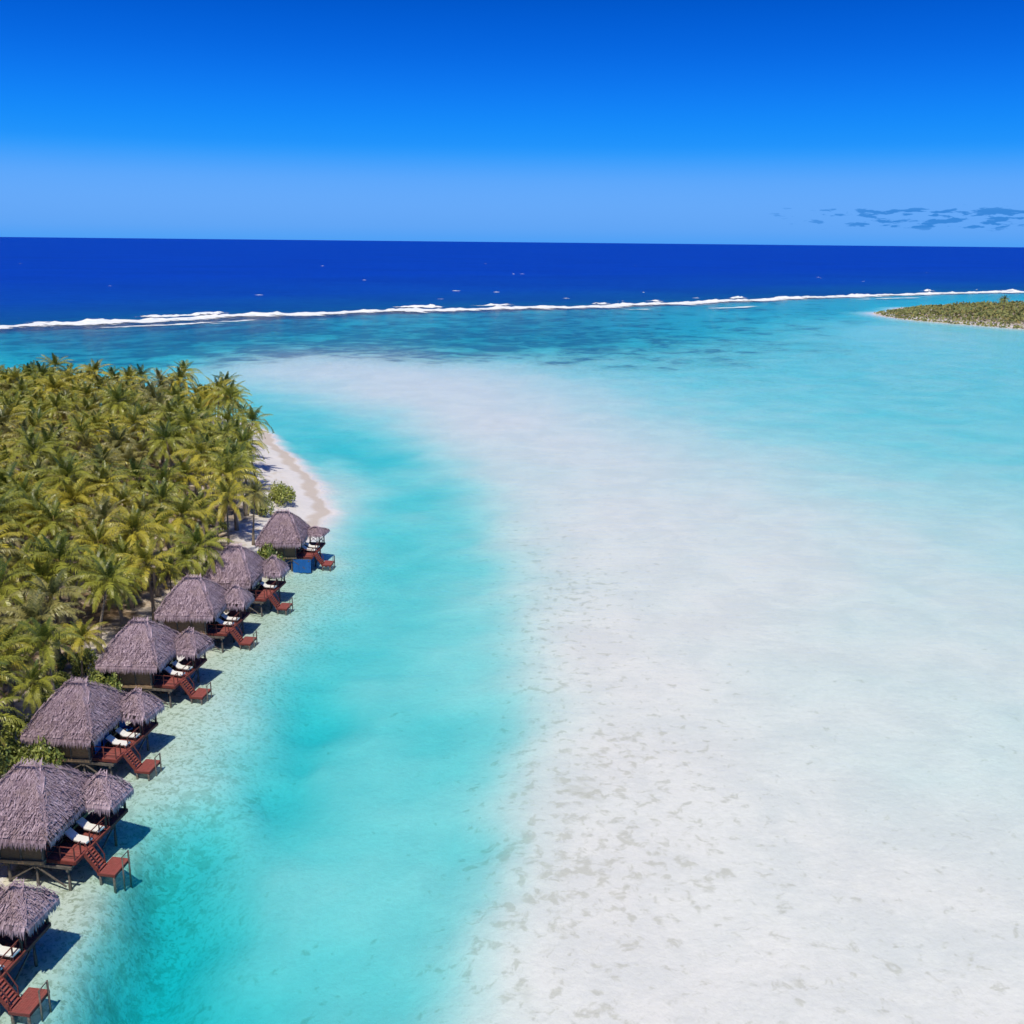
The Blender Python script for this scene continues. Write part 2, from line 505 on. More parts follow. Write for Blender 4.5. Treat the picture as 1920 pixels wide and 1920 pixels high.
_q = warp(CT[:, 0], CT[:, 1])
_A = np.linalg.norm(_q[:, None] - _q[None], axis=-1)
_n = len(CT)
_K = np.zeros((_n + 1, _n + 1))
_K[:_n, :_n] = _A - 0.012 * np.eye(_n)
_K[:_n, _n] = _K[_n, :_n] = 1
_W = np.linalg.solve(_K, np.vstack([np.stack([np.log(CT[:, 2]), CT[:, 3]], 1), np.zeros((1, 2))]))


def lagoon(x, y):
    out = np.zeros(x.shape + (2,))
    for i in range(0, len(x), 20000):
        q = warp(x[i:i + 20000], y[i:i + 20000])
        out[i:i + 20000] = np.linalg.norm(q[:, None] - _q[None], axis=-1) @ _W[:_n] + _W[_n]
    return np.clip(np.exp(out[:, 0]), 0.02, 9.0), np.clip(out[:, 1], 0, 1)


def sstep(v, a, b):
    t_ = np.clip((v - a) / (b - a), 0, 1)
    return t_ * t_ * (3 - 2 * t_)


_LAT = np.random.RandomState(8).rand(8, 64, 64) * 2 - 1


def vnoise(x, y, size, k):
    """fractal value noise, -1..1"""
    out, amp, tot = 0, 1.0, 0
    for o_ in range(3):
        u, v = x / size * 2 ** o_ + 17.3 * k, y / size * 2 ** o_ + 9.1 * k
        i, j = np.floor(u).astype(int), np.floor(v).astype(int)
        a, b = u - i, v - j
        a, b = a * a * (3 - 2 * a), b * b * (3 - 2 * b)
        L_ = _LAT[(k + o_) % 8]
        g = lambda p, q: L_[p % 64, q % 64]
        out = out + amp * ((g(i, j) * (1 - a) + g(i + 1, j) * a) * (1 - b) + (g(i, j + 1) * (1 - a) + g(i + 1, j + 1) * a) * b)
        tot += amp
        amp *= .55
    return out / tot * 1.5


def ripple(x, y):
    return (np.sin(x * .71 + 1.3 * np.sin(y * .23)) * np.sin(y * .63 + np.sin(x * .31)) * .5 +
            np.sin(x * .19 + y * .27) * .5)


def terrain(x, y):
    """height, rubble share, leaf litter share"""
    x, y = np.atleast_1d(np.asarray(x, float)), np.atleast_1d(np.asarray(y, float))
    d, rub = lagoon(x + 1.6 * vnoise(x, y, 11.0, 1), y + 3.0 * vnoise(x, y, 13.0, 2))
    d = d * np.exp(.20 * vnoise(x, y, 8.0, 3) + .07 * vnoise(x, y, 55.0, 5))
    rub = np.clip(rub * (1 + .35 * vnoise(x, y, 14.0, 4)), 0, 1)
    wob = 0.9 * np.sin(x * .33 + y * .41) + 0.6 * np.sin(y * .87 - x * .2)
    si = signed_dist(x, y, ISLAND) + wob * 0.5
    sg = signed_dist(x, y, GROVE) + wob * 1.2
    st = signed_dist(x, y, ISLET) + 4 * np.sin(x * .07 + y * .05)
    z = -d * np.clip(si / 3.0, 0, 1) * np.clip(st / 25.0, 0, 1)
    land = 1.25 * sstep(-si, 0, 12) + 0.12 * ripple(x, y) * sstep(-si, 2, 8)
    z = np.where(si < 0, land, z)
    z = np.where(st < 0, 1.6 * sstep(-st, 0, 30), z)
    rub = rub * np.clip(si / 3.0, 0, 1) * np.clip(st / 10.0, 0, 1)
    weed_caustic = (1 - sstep(si, 2, 20)) * (si > 0) * (1 - sstep(y, 118, 150))  # near-shore mask: beige weed tint and painted caustic speckle
    lit = sstep(-sg, -1.0, 6.0)
    lit = np.maximum(lit, 0.8 * sstep(-st, 3, 25))
    return z, rub, lit, weed_caustic


def axis(segs):
    out = []
    for a, b, s in segs:
        out += list(np.arange(a, b, s))
    return np.array(out + [segs[-1][1]], float)


gx = axis([(-3000, -400, 130), (-400, -150, 10), (-150, -64, 1.6), (-64, -16, 0.7), (-16, 60, 2.0), (60, 220, 5), (220, 560, 6.8), (560, 3000, 122)])
gy = axis([(-400, -40, 30), (-40, 40, 4), (40, 165, 0.9), (165, 280, 1.5), (280, 480, 5), (480, 1040, 8), (1040, 2400, 85)])
GX, GY = np.meshgrid(gx, gy)
tz, trub, tlit, tweed_caustic = terrain(GX.ravel(), GY.ravel())
nx, ny = len(gx), len(gy)
idx = np.arange(nx * ny).reshape(ny, nx)
quads = np.stack([idx[:-1, :-1], idx[:-1, 1:], idx[1:, 1:], idx[1:, :-1]], -1).reshape(-1, 4)
me = bpy.data.meshes.new("ground")
me.from_pydata(np.stack([GX.ravel(), GY.ravel(), tz], 1).tolist(), [], quads.tolist())
me.polygons.foreach_set("use_smooth", [True] * len(me.polygons))
for nm, arr in (("rubble", trub), ("litter", tlit), ("weed_caustic", tweed_caustic)):
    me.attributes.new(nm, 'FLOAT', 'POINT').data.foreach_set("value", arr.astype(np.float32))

t = NT("coral_sand_and_island_soil")
P = t.pos()
rub, lit = t.attr("rubble"), t.attr("litter")
zz = t.node("ShaderNodeSeparateXYZ", {0: P}).outputs["Z"]
nbig = t.noise(P, 0.11, 6.0, 0.72, 0.5)
nmid = t.noise(P, 0.16, 3.0, 0.6, 0.6)
nsm = t.noise(P, 0.85, 4.0, 0.62, 0.4)
nfine = t.noise(P, 2.6, 2.0, 0.6)
sand = t.mix(t.rng(nbig, 0.62, 0.38), c4(0.665, 0.645, 0.665), c4(0.735, 0.70, 0.71))
sand = t.mix(t.rng(nfine, 0.35, 0.75, 0.0, 0.22), sand, c4(0.58, 0.56, 0.54))
wd = t.attr('weed_caustic')
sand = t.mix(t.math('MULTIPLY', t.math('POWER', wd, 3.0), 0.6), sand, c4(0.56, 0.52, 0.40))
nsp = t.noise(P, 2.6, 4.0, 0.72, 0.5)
caustic_spk = t.math('MULTIPLY', t.rng(nsp, 0.50, 0.60), t.math('MULTIPLY', wd, 0.75))  # caustic light mottling of the shallows, painted into the sand colour as speckle
sand = t.mix(caustic_spk, sand, c4(0.26, 0.26, 0.19))
# rubble and weed: small spots plus broad reef patches, more of them where the survey says so
s1 = t.math('ADD', nsm, t.math('MULTIPLY', rub, 0.42))
p1 = t.rng(s1, 0.67, 0.80)
s2 = t.math('ADD', nmid, t.math('MULTIPLY', rub, 0.36))
p2 = t.rng(s2, 0.76, 0.92)
s3 = t.math('ADD', t.noise(P, 0.075, 5.0, 0.7, 0.8), t.math('MULTIPLY', rub, 0.36))
p3 = t.rng(s3, 0.68, 0.92)
col = t.mix(t.math('MULTIPLY', p1, 0.60), sand, c4(0.47, 0.45, 0.41))
col = t.mix(t.math('MULTIPLY', p2, 0.50), col, c4(0.42, 0.40, 0.34))
col = t.mix(t.math('MULTIPLY', p3, t.rng(rub, 0.42, 0.7, 0.0, 0.85)), col, c4(0.15, 0.135, 0.18))
# dry land: leaf litter under the palms, darker wet sand at the waterline
ln = t.noise(P, 0.35, 5.0, 0.65)
soil = t.mix(t.rng(ln, 0.38, 0.62), c4(0.50, 0.40, 0.31), c4(0.20, 0.135, 0.085))
soil = t.mix(t.rng(nsm, 0.45, 0.7, 0, 0.6), soil, c4(0.15, 0.11, 0.06))
wet = t.math('MULTIPLY', t.rng(zz, 0.0, 0.03), t.rng(t.math('ADD', zz, t.math('MULTIPLY', nmid, 0.3)), 0.38, 0.25))
col = t.mix(t.math('MULTIPLY', wet, 0.7), col, c4(0.50, 0.42, 0.36))
beach = t.math('MULTIPLY', t.rng(zz, 0.35, 0.8), t.rng(nsm, 0.5, 0.66, 0, 0.7))
col = t.mix(beach, col, c4(0.52, 0.42, 0.32))
col = t.mix(t.math('MULTIPLY', lit, t.rng(ln, 0.28, 0.5, 0.62, 1.0)), col, soil)
hgt = t.noise(P, 0.9, 3.0, 0.65)
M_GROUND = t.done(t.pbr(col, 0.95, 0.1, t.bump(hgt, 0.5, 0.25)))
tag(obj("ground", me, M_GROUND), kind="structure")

# ------------------------------------------------------------------ lagoon water: a closed body of clear absorbing water
t = NT("lagoon_water")
P = t.pos((0.45, 1.0, 1.0))
w1 = t.noise(P, 0.55, 3.0, 0.7)
bn = t.bump(w1, 0.55, 0.3)
fr = t.node("ShaderNodeFresnel", {"IOR": 1.33, "Normal": bn}).outputs[0]
gl = t.node("ShaderNodeBsdfGlossy", {"Color": c4(1, 1, 1), "Roughness": 0.12, "Normal": bn}).outputs[0]
tp = t.node("ShaderNodeBsdfTransparent", {"Color": c4(1, 1, 1)}).outputs[0]
sf = t.node("ShaderNodeMixShader", {0: t.math('MULTIPLY', fr, 0.52), 1: tp, 2: gl}).outputs[0]
va = t.node("ShaderNodeVolumeAbsorption", {"Color": c4(0.0, 0.89, 0.922), "Density": 0.36}).outputs[0]
M_WATER = t.done(sf, va)
outline = [(-6000, -3800)] + [(6000, -3800)] + REEF[::-1]
n = len(outline)
top = [(x, y, 0.0) for x, y in outline]
bot = [(x, y, -14.0) for x, y in outline]
fs = [tuple(range(n)), tuple(range(2 * n - 1, n - 1, -1))]
for i in range(n):
    j = (i + 1) % n
    fs.append((j, i, n + i, n + j))
me = bpy.data.meshes.new("water")
me.from_pydata(top + bot, [], fs)
bm = bmesh.new()
bm.from_mesh(me)
bmesh.ops.recalc_face_normals(bm, faces=bm.faces)
bm.to_mesh(me)
bm.free()
tag(obj("lagoon_water", me, M_WATER), kind="structure")

# ------------------------------------------------------------------ open ocean outside the reef
rp = np.array(REEF, float)
tang = np.gradient(rp, axis=0)
nrm = np.stack([-tang[:, 1], tang[:, 0]], 1)
nrm /= np.linalg.norm(nrm, axis=1)[:, None]
rows = [rp, rp + [0, 70], rp + [0, 260], rp + [0, 800]]
rows.append(np.stack([rp[:, 0] * 2.5, np.full(len(rp), 9000.)], 1))
rows.append(np.stack([np.linspace(-90000, 90000, len(rp)), np.full(len(rp), 20000.)], 1))
rows.append(np.stack([np.linspace(-150000, 150000, len(rp)), np.full(len(rp), 120000.)], 1))
V = [(p[0], p[1], 0.0) for r in rows for p in r]
sh = [v for v, r in zip((0.0, 0.3, 0.75, 1.0, 1.0, 1.0, 1.0), rows) for _ in r]
m_ = len(rp)
Fq = [(a * m_ + i, a * m_ + i + 1, (a + 1) * m_ + i + 1, (a + 1) * m_ + i) for a in range(len(rows) - 1) for i in range(m_ - 1)]
mb = MB()
mb.v, mb.f, mb.a = V, Fq, sh
t = NT("deep_ocean_water")
P = t.pos((0.6, 1.0, 1.0))
w = t.noise(P, 0.10, 5.0, 0.65, 0.4)
wb = t.noise(P, 0.006, 4.0, 0.6)
a = t.attr("shade")
col = t.mix(a, c4(0.006, 0.115, 0.25), c4(0.0, 0.045, 0.47))
col = t.mix(t.rng(wb, 0.35, 0.7, 0.0, 0.35), col, c4(0.0, 0.018, 0.30))
col = t.mix(t.rng(w, 0.42, 0.7, 0.0, 0.35), col, c4(0.0, 0.015, 0.24))
M_OCEAN = t.done(t.pbr(col, 0.45, 0.14, t.bump(w, 0.6, 1.2)))
oc = obj("ocean", mb.mesh("ocean", M_OCEAN))
tag(oc, kind="structure")

# ------------------------------------------------------------------ surf on the reef
t = NT("surf_foam")
P = t.pos((0.35, 1.0, 1.0))
nf = t.noise(P, 0.55, 5.0, 0.7, 0.5)
ng = t.noise(t.pos((1, 1, 1)), 0.06, 3.0, 0.6)
a = t.attr("shade")
k = t.math('ADD', a, t.math('ADD', t.math('MULTIPLY', t.math('SUBTRACT', nf, 0.5), 1.3), t.math('MULTIPLY', t.math('SUBTRACT', ng, 0.5), 0.8)))
alpha = t.rng(k, 0.40, 0.62)
col = t.mix(t.rng(nf, 0.35, 0.6), c4(0.70, 0.78, 0.84), c4(0.93, 0.93, 0.92))
wh = t.pbr(col, 0.9, 0.1)
M_FOAM = t.done(t.node("ShaderNodeMixShader", {0: alpha, 1: t.node("ShaderNodeBsdfTransparent").outputs[0], 2: wh}).outputs[0])


def resample(poly, step):
    p = np.array(poly, float)
    s = np.concatenate([[0], np.cumsum(np.linalg.norm(np.diff(p, axis=0), axis=1))])
    q = np.arange(0, s[-1], step)
    return np.stack([np.interp(q, s, p[:, 0]), np.interp(q, s, p[:, 1])], 1), q


rnd = random.Random(5)


def wavy(s, seed, lens=(90, 37, 15, 7)):
    r_ = random.Random(seed)
    o = np.zeros_like(s)
    for L, am in zip(lens, (1, .7, .5, .35)):
        o += am * np.sin(s / L * 2 * math.pi * (0.8 + .4 * r_.random()) + r_.random() * 6.28)
    return o / 1.6


def surf_strip(mb, line, offs, hts, dens, seed, hmul, wob=2.5, dmul=None):
    p, s = resample(line, 2.5)
    tg = np.gradient(p, axis=0)
    nn = np.stack([-tg[:, 1], tg[:, 0]], 1)
    nn /= np.linalg.norm(nn, axis=1)[:, None]
    hv = np.clip(0.75 + 0.55 * wavy(s, seed), 0.12, 2.0) * hmul
    sh_ = wavy(s, seed + 1) * wob
    dv = 0.16 * wavy(s, seed + 2)
    ends = np.minimum(1, np.minimum(s, s[-1] - s) / 18.0)
    r_ = np.random.RandomState(seed)
    base = len(mb.v)
    for o_, h_, d_ in zip(offs, hts, dens):
        jit = r_.randn(len(s)) * 0.5
        w_ = 1 + 0.35 * wavy(s, seed + 3, (60, 25, 12, 6)) if o_ < 0 else 1.0
        q = p + nn * (o_ * w_ + sh_ + jit)[:, None]
        zz_ = h_ * hv * ends * (1 + 0.25 * r_.randn(len(s))) + 0.02 * (h_ < 0.01) + 0.05
        mb.v += list(zip(q[:, 0], q[:, 1], np.maximum(zz_, 0.04)))
        mb.a += list((d_ + dv) * ends if d_ < .95 else d_ * ends)
    c = len(s)
    for a_ in range(len(offs) - 1):
        for i in range(c - 1):
            mb.f.append((base + a_ * c + i, base + (a_ + 1) * c + i, base + (a_ + 1) * c + i + 1, base + a_ * c + i + 1))


main_line = [q for q in REEF if -700 < q[0] < 1000]
mb = MB()
surf_strip(mb, main_line, (5, 3.2, 1.5, 0, -3, -8, -14, -22), (0, .6, 1, .9, .45, .15, 0.03, 0), (.5, .9, 1.1, 1.05, .85, .62, .42, .1), 11, 0.95)
fo = obj("surf", mb.mesh("surf", M_FOAM, True))
tag(fo, "white surf breaking in a line along the outer reef", "surf", kind="stuff")
mb = MB()
rl, rs = resample(main_line, 5.0)


def near_x(x):
    return int(np.argmin(abs(rl[:, 0] - x)))


def sub_line(x0, x1, off):
    a_, b_ = near_x(x0), near_x(x1)
    seg = rl[a_:b_ + 1]
    tg = np.gradient(seg, axis=0)
    nn = np.stack([-tg[:, 1], tg[:, 0]], 1)
    nn /= np.linalg.norm(nn, axis=1)[:, None]
    return [tuple(v) for v in seg + nn * off]


# outer breakers rolling in behind the first line, and thin wash lines on the lagoon side
for k_, (x0, x1, off, hm) in enumerate([(-70, -28, 26, 1.6), (-22, 18, 30, 1.5), (-196, -150, 20, 1.5), (108, 130, 24, 1.6), (60, 84, 16, 1.2),
                                        (176, 206, 22, 1.2), (395, 420, 26, 2.2), (480, 520, 20, 1.8), (-245, -222, 14, 1.0), (-236, -228, 52, .7)]):
    surf_strip(mb, sub_line(x0, x1, off), (4, 2.5, 1, 0, -3, -8), (0, .6, 1, .8, .3, 0), (.4, .9, 1.1, 1.0, .7, .3), 40 + 3 * k_, hm, 1.5)
for k_, (x0, x1, off, wd) in enumerate([(-230, -150, -34, 5), (-196, -172, -44, 4), (-140, -118, -48, 4), (90, 150, -56, 6), (40, 74, -38, 4), (240, 330, -40, 5), (330, 470, -120, 6)]):
    surf_strip(mb, sub_line(x0, x1, off), (wd, wd * .4, 0, -wd), (0, .06, .06, 0), (.15, .62, .62, .15), 90 + 3 * k_, 1.0, 2.5)
tag(obj("breaker_foam", mb.mesh("breaker_foam", M_FOAM, True)), "short breaking crests and wash strands beside the main surf line", "foam", kind="stuff")
mb = MB()
for _ in range(28):
    y = 700 + 1500 * rnd.random() ** 1.6
    x = (rnd.random() * 2 - 1) * 0.6 * y
    i = int(np.argmin((rl[:, 0] - x) ** 2))
    if y < rl[i, 1] + 45 or abs(x) > 900:
        y = rl[i, 1] + 50 + 500 * rnd.random() ** 2
    L = rnd.uniform(1.5, 4.5)
    W_ = rnd.uniform(1.0, 2.5)
    ring = []
    for q in range(10):
        an = q / 10 * 6.283
        rr = rnd.uniform(.6, 1)
        ring.append((x + math.cos(an) * L * rr, y + math.sin(an) * W_ * rr, 0.06))
    mb.add(ring + [(x, y, rnd.uniform(0.2, 0.5))], [(q, (q + 1) % 10, 10) for q in range(10)], 0.55)
tag(obj("whitecaps", mb.mesh("whitecaps", M_FOAM)), "scattered small whitecaps on the deep blue ocean", "whitecaps", kind="stuff")

# ------------------------------------------------------------------ coconut palms
def frond_geo(mb, M, L, e0, droop, age, rg, stations=22):
    """one feather frond leaving the crown along +X of M, pitched by e0 and bending down by droop"""
    pts, tans = [], []
    p = Vector((0, 0, 0))
    n = 8
    tw = rg.uniform(-0.35, 0.35)
    for i in range(n + 1):
        tt = i / n
        e = R(e0 - droop * tt ** 1.25)
        d = Vector((math.cos(e), tw * tt * 0.5, math.sin(e))).normalized()
        pts.append(p.copy())
        tans.append(d)
        p = p + d * (L / n)

    def at(tt):
        f = min(tt * n, n - 1e-4)
        i = int(f)
        return pts[i].lerp(pts[i + 1], f - i), tans[i].lerp(tans[i + 1], f - i).normalized()

    for i in range(n):
        w = 0.045 * (1 - i / n) + 0.012
        s = Vector((0, w, 0))
        mb.add([M @ (pts[i] - s), M @ (pts[i] + s), M @ (pts[i + 1] + s * .7), M @ (pts[i + 1] - s * .7)], [(0, 1, 2, 3)], max(0, age - .15))
    for i in range(stations):
        tt = 0.13 + 0.87 * (i + .5) / stations
        c, T = at(tt)
        S0 = T.cross(Vector((0, 0, 1)))
        if S0.length < .05:
            S0 = Vector((0, 1, 0))
        S0.normalize()
        N = S0.cross(T).normalized()
        ll = (0.42 + 0.62 * math.sin(math.pi * min(1, tt * 0.95 + 0.12))) * L / 4.2
        for sd in (-1, 1):
            l2 = ll * rg.uniform(.82, 1.12)
            d = S0 * sd * 0.86 + T * (0.45 + 0.4 * tt + rg.uniform(-.12, .12)) + N * rg.uniform(0.05, .28)
            d.normalize()
            d2 = (d + Vector((0, 0, -0.9 - 0.6 * rg.random()))).normalized()
            w = (1.25 / stations) * rg.uniform(.8, 1.15)
            mid = c + d * l2 * .5
            tip = mid + d2 * l2 * .5
            ag = min(1, max(0, age + rg.uniform(-.1, .1)))
            k0 = len(mb.v)
            mb.add([M @ (c - T * w), M @ (c + T * w), M @ (mid + T * w), M @ (mid - T * w), M @ (tip + T * w * .25)],
                   [(0, 1, 2, 3), (3, 2, 4)], ag)
            mb.a[k0 + 4] = min(1, ag + .16)


PITCHES = [(80, 26), (66, 48), (52, 70), (38, 84), (22, 88), (6, 84), (-14, 66), (-34, 46), (-58, 22)]


def frond_mesh(k, variant, tone):
    rg = random.Random(100 + k * 7 + variant)
    mb = MB()
    e, dr = PITCHES[k]
    L = (3.2, 3.9, 4.4, 4.6, 4.6, 4.5, 4.2, 3.9, 3.4)[k] * rg.uniform(.92, 1.06)
    age = (.08, .18, .30, .38, .46, .54, .62, .72, .95)[k]
    frond_geo(mb, Matrix.Identity(4), L, e + rg.uniform(-4, 4), dr + rg.uniform(-8, 8), age, rg)
    return mb.mesh("frond", M_PALM[tone], attr="shade")


def crown_plan(seed):
    rg = random.Random(seed)
    n = rg.randint(23, 28)
    plan = []
    for i in range(n):
        f = i / (n - 1)
        k = min(8, int((f ** 0.95) * 8.0 + rg.uniform(-.3, .6)))
        if k == 8 and rg.random() < .45:
            k = 6
        plan.append((k, rg.randint(0, 1), i * 2.39996 + rg.uniform(-.3, .3), rg.uniform(-7, 7)))
    return plan


def crown_mesh_full(seed, tone, stations=17):
    rg = random.Random(seed)
    mb = MB()
    for k, v, az, tilt in crown_plan(seed):
        e, dr = PITCHES[k]
        L = (3.2, 3.9, 4.4, 4.6, 4.6, 4.5, 4.2, 3.9, 3.4)[k] * rg.uniform(.88, 1.08)
        age = (.08, .18, .30, .38, .46, .54, .62, .72, .95)[k]
        M = Matrix.Rotation(az, 4, 'Z') @ Matrix.Rotation(R(tilt), 4, 'X')
        frond_geo(mb, M, L, e + rg.uniform(-6, 6), dr + rg.uniform(-12, 12), age, rg, stations)
    return mb


def heart(mb, rg):
    mb.tube([(0, 0, -.5), (0, 0, 0), (0, 0, .5), (0, 0, 1.0)], [.16, .24, .16, .04], 7, 0.35)


def nut_mesh(seed):
    rg = random.Random(seed)
    mb = MB()
    heart(mb, rg)
    for i in range(7):
        az = rg.uniform(0, 6.28)
        c = Vector((math.cos(az) * .34, math.sin(az) * .34, -.25 - rg.uniform(0, .35)))
        mb.tube([c + Vector((0, 0, -.17)), c + Vector((0, 0, -.09)), c + Vector((0, 0, .06)), c + Vector((0, 0, .17))], [.03, .14, .15, .03], 6, .6)
    return mb


def trunk_pts(h, lean, az, rg):
    pts, rad = [], []
    for i in range(9):
        f = i / 8
        o = lean * (f ** 1.6)
        pts.append(Vector((math.cos(az) * o, math.sin(az) * o, -0.4 + (h + 0.4) * f)))
        rad.append(.24 * (1 - f) ** 3 + .15 - .04 * f)
    return pts, rad


def trunk_mesh(h, lean, az, seed):
    rg = random.Random(seed)
    mb = MB()
    pts, rad = trunk_pts(h, lean, az, rg)
    mb.tube(pts, rad, 8)
    return mb, pts[-1]


TONES = ("green", "yellow", "dry")
FRONDS = {(k, v, tn): frond_mesh(k, v, tn) for k in range(9) for v in range(2) for tn in TONES}
TRUNKS = []
for i, (h, lean) in enumerate([(7.4, .6), (8.4, 1.4), (9.4, .9), (6.4, 1.0), (8.0, 2.0), (9.9, 1.2)]):
    mb, tp_ = trunk_mesh(h, lean, i * 1.1, i)
    TRUNKS.append((mb.mesh("trunk", M_TRUNK, True), tp_, mb))
CROWNS, CROWN_MB = {}, {}
for tn in TONES:
    for i in range(4):
        mb = crown_mesh_full(500 + i * 13 + TONES.index(tn) * 101, tn)
        CROWN_MB[(tn, i)] = mb
        CROWNS[(tn, i)] = mb.mesh("crown", M_PALM[tn])
NUTS = [nut_mesh(i).mesh("crown_heart", M_NUT, True) for i in range(3)]


def palm(loc, ti, tone, var, rz, scale, fronds, label, group):
    root = empty("coconut_palm", loc, rz)
    root.scale = (scale,) * 3
    tm, top_, _ = TRUNKS[ti]
    obj("trunk", tm, None, root)
    if fronds:
        cr = obj("crown", NUTS[var % 3], None, root, top_)
        for k, v, az, tilt in crown_plan(700 + var):
            f = bpy.data.objects.new("frond", FRONDS[(k, v, tone)])
            COL.objects.link(f)
            f.parent = cr
            f.location = (math.cos(az) * .12, math.sin(az) * .12, .1)
            f.rotation_euler = (R(tilt), 0, az)
    else:
        obj("crown", CROWNS[(tone, var % 4)], None, root, top_)
    return tag(root, label, "palm", group)


# roof centres and bearings of the bungalows, counted from the sandy point
HOUSES = []
for (mx, my), a in zip([(-27.9, 130.5), (-30.0, 114.1), (-31.6, 103.3), (-32.7, 90.2), (-32.85, 76.3), (-30.4, 62.5), (-30.3, 49.6)],
                       [-4, -8, -7, -9, -9, -9, -8]):
    HOUSES.append((mx - 3.3 * math.cos(R(a)), my - 3.3 * math.sin(R(a)), R(a)))

rg = random.Random(21)
spots = []


def clear_of_houses(x, y, r):
    return all((x - hx) ** 2 + (y - hy) ** 2 > r * r for hx, hy, _ in HOUSES)


HERO = [(-36.9, 110.6, 7.4, "green"), (-37.6, 106.9, 7.0, "green"), (-40.2, 88.6, 6.6, "yellow"), (-39.4, 79.8, 6.4, "green"), (-40.4, 83.6, 8.5, "green"), (-39.5, 106.5, 8.0, "yellow"), (-42.2, 97.6, 8.3, "green"), (-36.6, 113.6, 8.2, "green"), (-50, 94.3, 8.6, "green"),
        (-47.1, 104.0, 8.4, "green"), (-40.4, 150.3, 8.5, "green"), (-36.2, 137.3, 8.2, "dry"), (-44, 157, 8.8, "green"), (-52.4, 103.5, 8.5, "yellow"),
        (-44.5, 78.8, 8.2, "yellow"), (-47.2, 122.8, 8.4, "dry"), (-40.8, 66.6, 7.6, "green"), (-44.0, 72.3, 8.0, "green")]
for x, y, h, tn in HERO:
    spots.append((x, y, h, tn, True))
gp = np.array(GROVE)
tries = 0
cand = []
while tries < 16000:
    tries += 1
    x, y = rg.uniform(-150, -33), rg.uniform(42, 258)
    if x < -0.535 * y - 12:
        continue
    cand.append((x, y))
cx_, cy_ = np.array([c[0] for c in cand]), np.array([c[1] for c in cand])
inside = signed_dist(cx_, cy_, GROVE)
for (x, y), sd_ in zip(cand, inside):
    if sd_ > -0.3:
        continue
    # the wood is open towards the sandy point and round the huts, closed inland
    gap = 3.7 + 1.6 * math.exp(-((-sd_) / 9.0) ** 2) * (1 if y > 118 else 0.1) + (-0.3 if y < 118 and x > -52 else 0)
    if math.sin(x * .11 + 1.3) * math.sin(y * .093 + .4) > .86 and y < 190:
        continue
    if not clear_of_houses(x, y, 6.0):
        continue
    if all((x - s[0]) ** 2 + (y - s[1]) ** 2 > gap * gap for s in spots):
        spots.append((x, y, None, None, False))
zs = terrain([s[0] for s in spots], [s[1] for s in spots])[0]
order = sorted(range(len(spots)), key=lambda i: math.hypot(spots[i][0], spots[i][1]))
stuff = MB()
n_ind = 0
LBL = {"green": ("coconut palm with green fronds standing in the island grove", "green coconut palms of the grove"),
       "yellow": ("coconut palm with yellowing fronds standing in the island grove", "yellowing coconut palms of the grove"),
       "dry": ("coconut palm with dull olive half-dry fronds in the island grove", "olive coconut palms of the grove")}
def palm_label(x, y, ti, tn):
    col_ = {"green": "green", "yellow": "yellowing", "dry": "dull olive"}[tn]
    form = {4: "leaning ", 5: "tall ", 3: "short "}.get(ti, "")
    near = min(range(7), key=lambda q: math.hypot(x - HOUSES[q][0], y - HOUSES[q][1]))
    dn = math.hypot(x - HOUSES[near][0], y - HOUSES[near][1])
    sg_ = -float(signed_dist(np.array([x]), np.array([y]), GROVE)[0])
    if dn < 11.5:
        place = "close behind the %s bungalow from the sandy point" % ORD[near]
    elif dn < 19:
        place = "in the second row behind the %s bungalow" % ORD[near]
    elif sg_ < 7 and y < 225:
        place = "at the edge of the white sand beach"
    elif sg_ < 8:
        place = "on the island's reef-side shore"
    elif y < 130:
        place = "in the grove inland of the bungalows"
    elif y < 180:
        place = "in the grove inland of the sandy point"
    else:
        place = "in the grove towards the reef-side shore"
    lab = "%scoconut palm with %s fronds %s" % (form, col_, place)
    return lab, "%s%s palms %s" % (form, col_, place)


ORD = ["first", "second", "third", "fourth", "fifth", "sixth", "seventh"]
for i in order:
    x, y, h, tn, hero = spots[i]
    r1 = random.Random(i * 31 + 7)
    tn = tn or r1.choices(TONES, (0.55, 0.27, 0.18))[0]
    ti = r1.randrange(6)
    hh = TRUNKS[ti][1].z
    sc_ = r1.uniform(.88, 1.12) if h is None else h * .86 / hh
    if h is None and y < 122 and x > -52:      # younger, lower palms round the huts
        ti = r1.choice((3, 3, 0, 4))
        sc_ = r1.uniform(.80, 1.02)
    rz = r1.uniform(0, 6.28)
    loc = (x, y, zs[i])
    vis = x > -0.535 * y - 3.0
    if vis and n_ind < 296:
        lab, grp = palm_label(x, y, ti, tn)
        palm(loc, ti, tn, r1.randrange(1000) % 6, rz, sc_, n_ind < 60, lab, grp)
        n_ind += 1
    else:
        M = Matrix.Translation(loc) @ Matrix.Rotation(rz, 4, 'Z') @ Matrix.Scale(sc_, 4)
        src = CROWN_MB[(tn, r1.randrange(4))]
        Mc = M @ Matrix.Translation(TRUNKS[ti][1])
        stuff.v += [tuple(Mc @ Vector(p)) for p in src.v[:]]
        b0 = len(stuff.v) - len(src.v)
        stuff.f += [tuple(q + b0 for q in f) for f in src.f]
        stuff.a += src.a
        tb = TRUNKS[ti][2]
        b0 = len(stuff.v)
        stuff.v += [tuple(M @ Vector(p)) for p in tb.v]
        stuff.f += [tuple(q + b0 for q in f) for f in tb.f]
        stuff.a += [0.95] * len(tb.v)
print("palms", len(spots), "individual", n_ind)
if stuff.v:
    tag(obj("palm_grove", stuff.mesh("palm_grove", M_PALM["green"])), "dense mass of further coconut palms filling the island grove", "palm grove", kind="stuff")


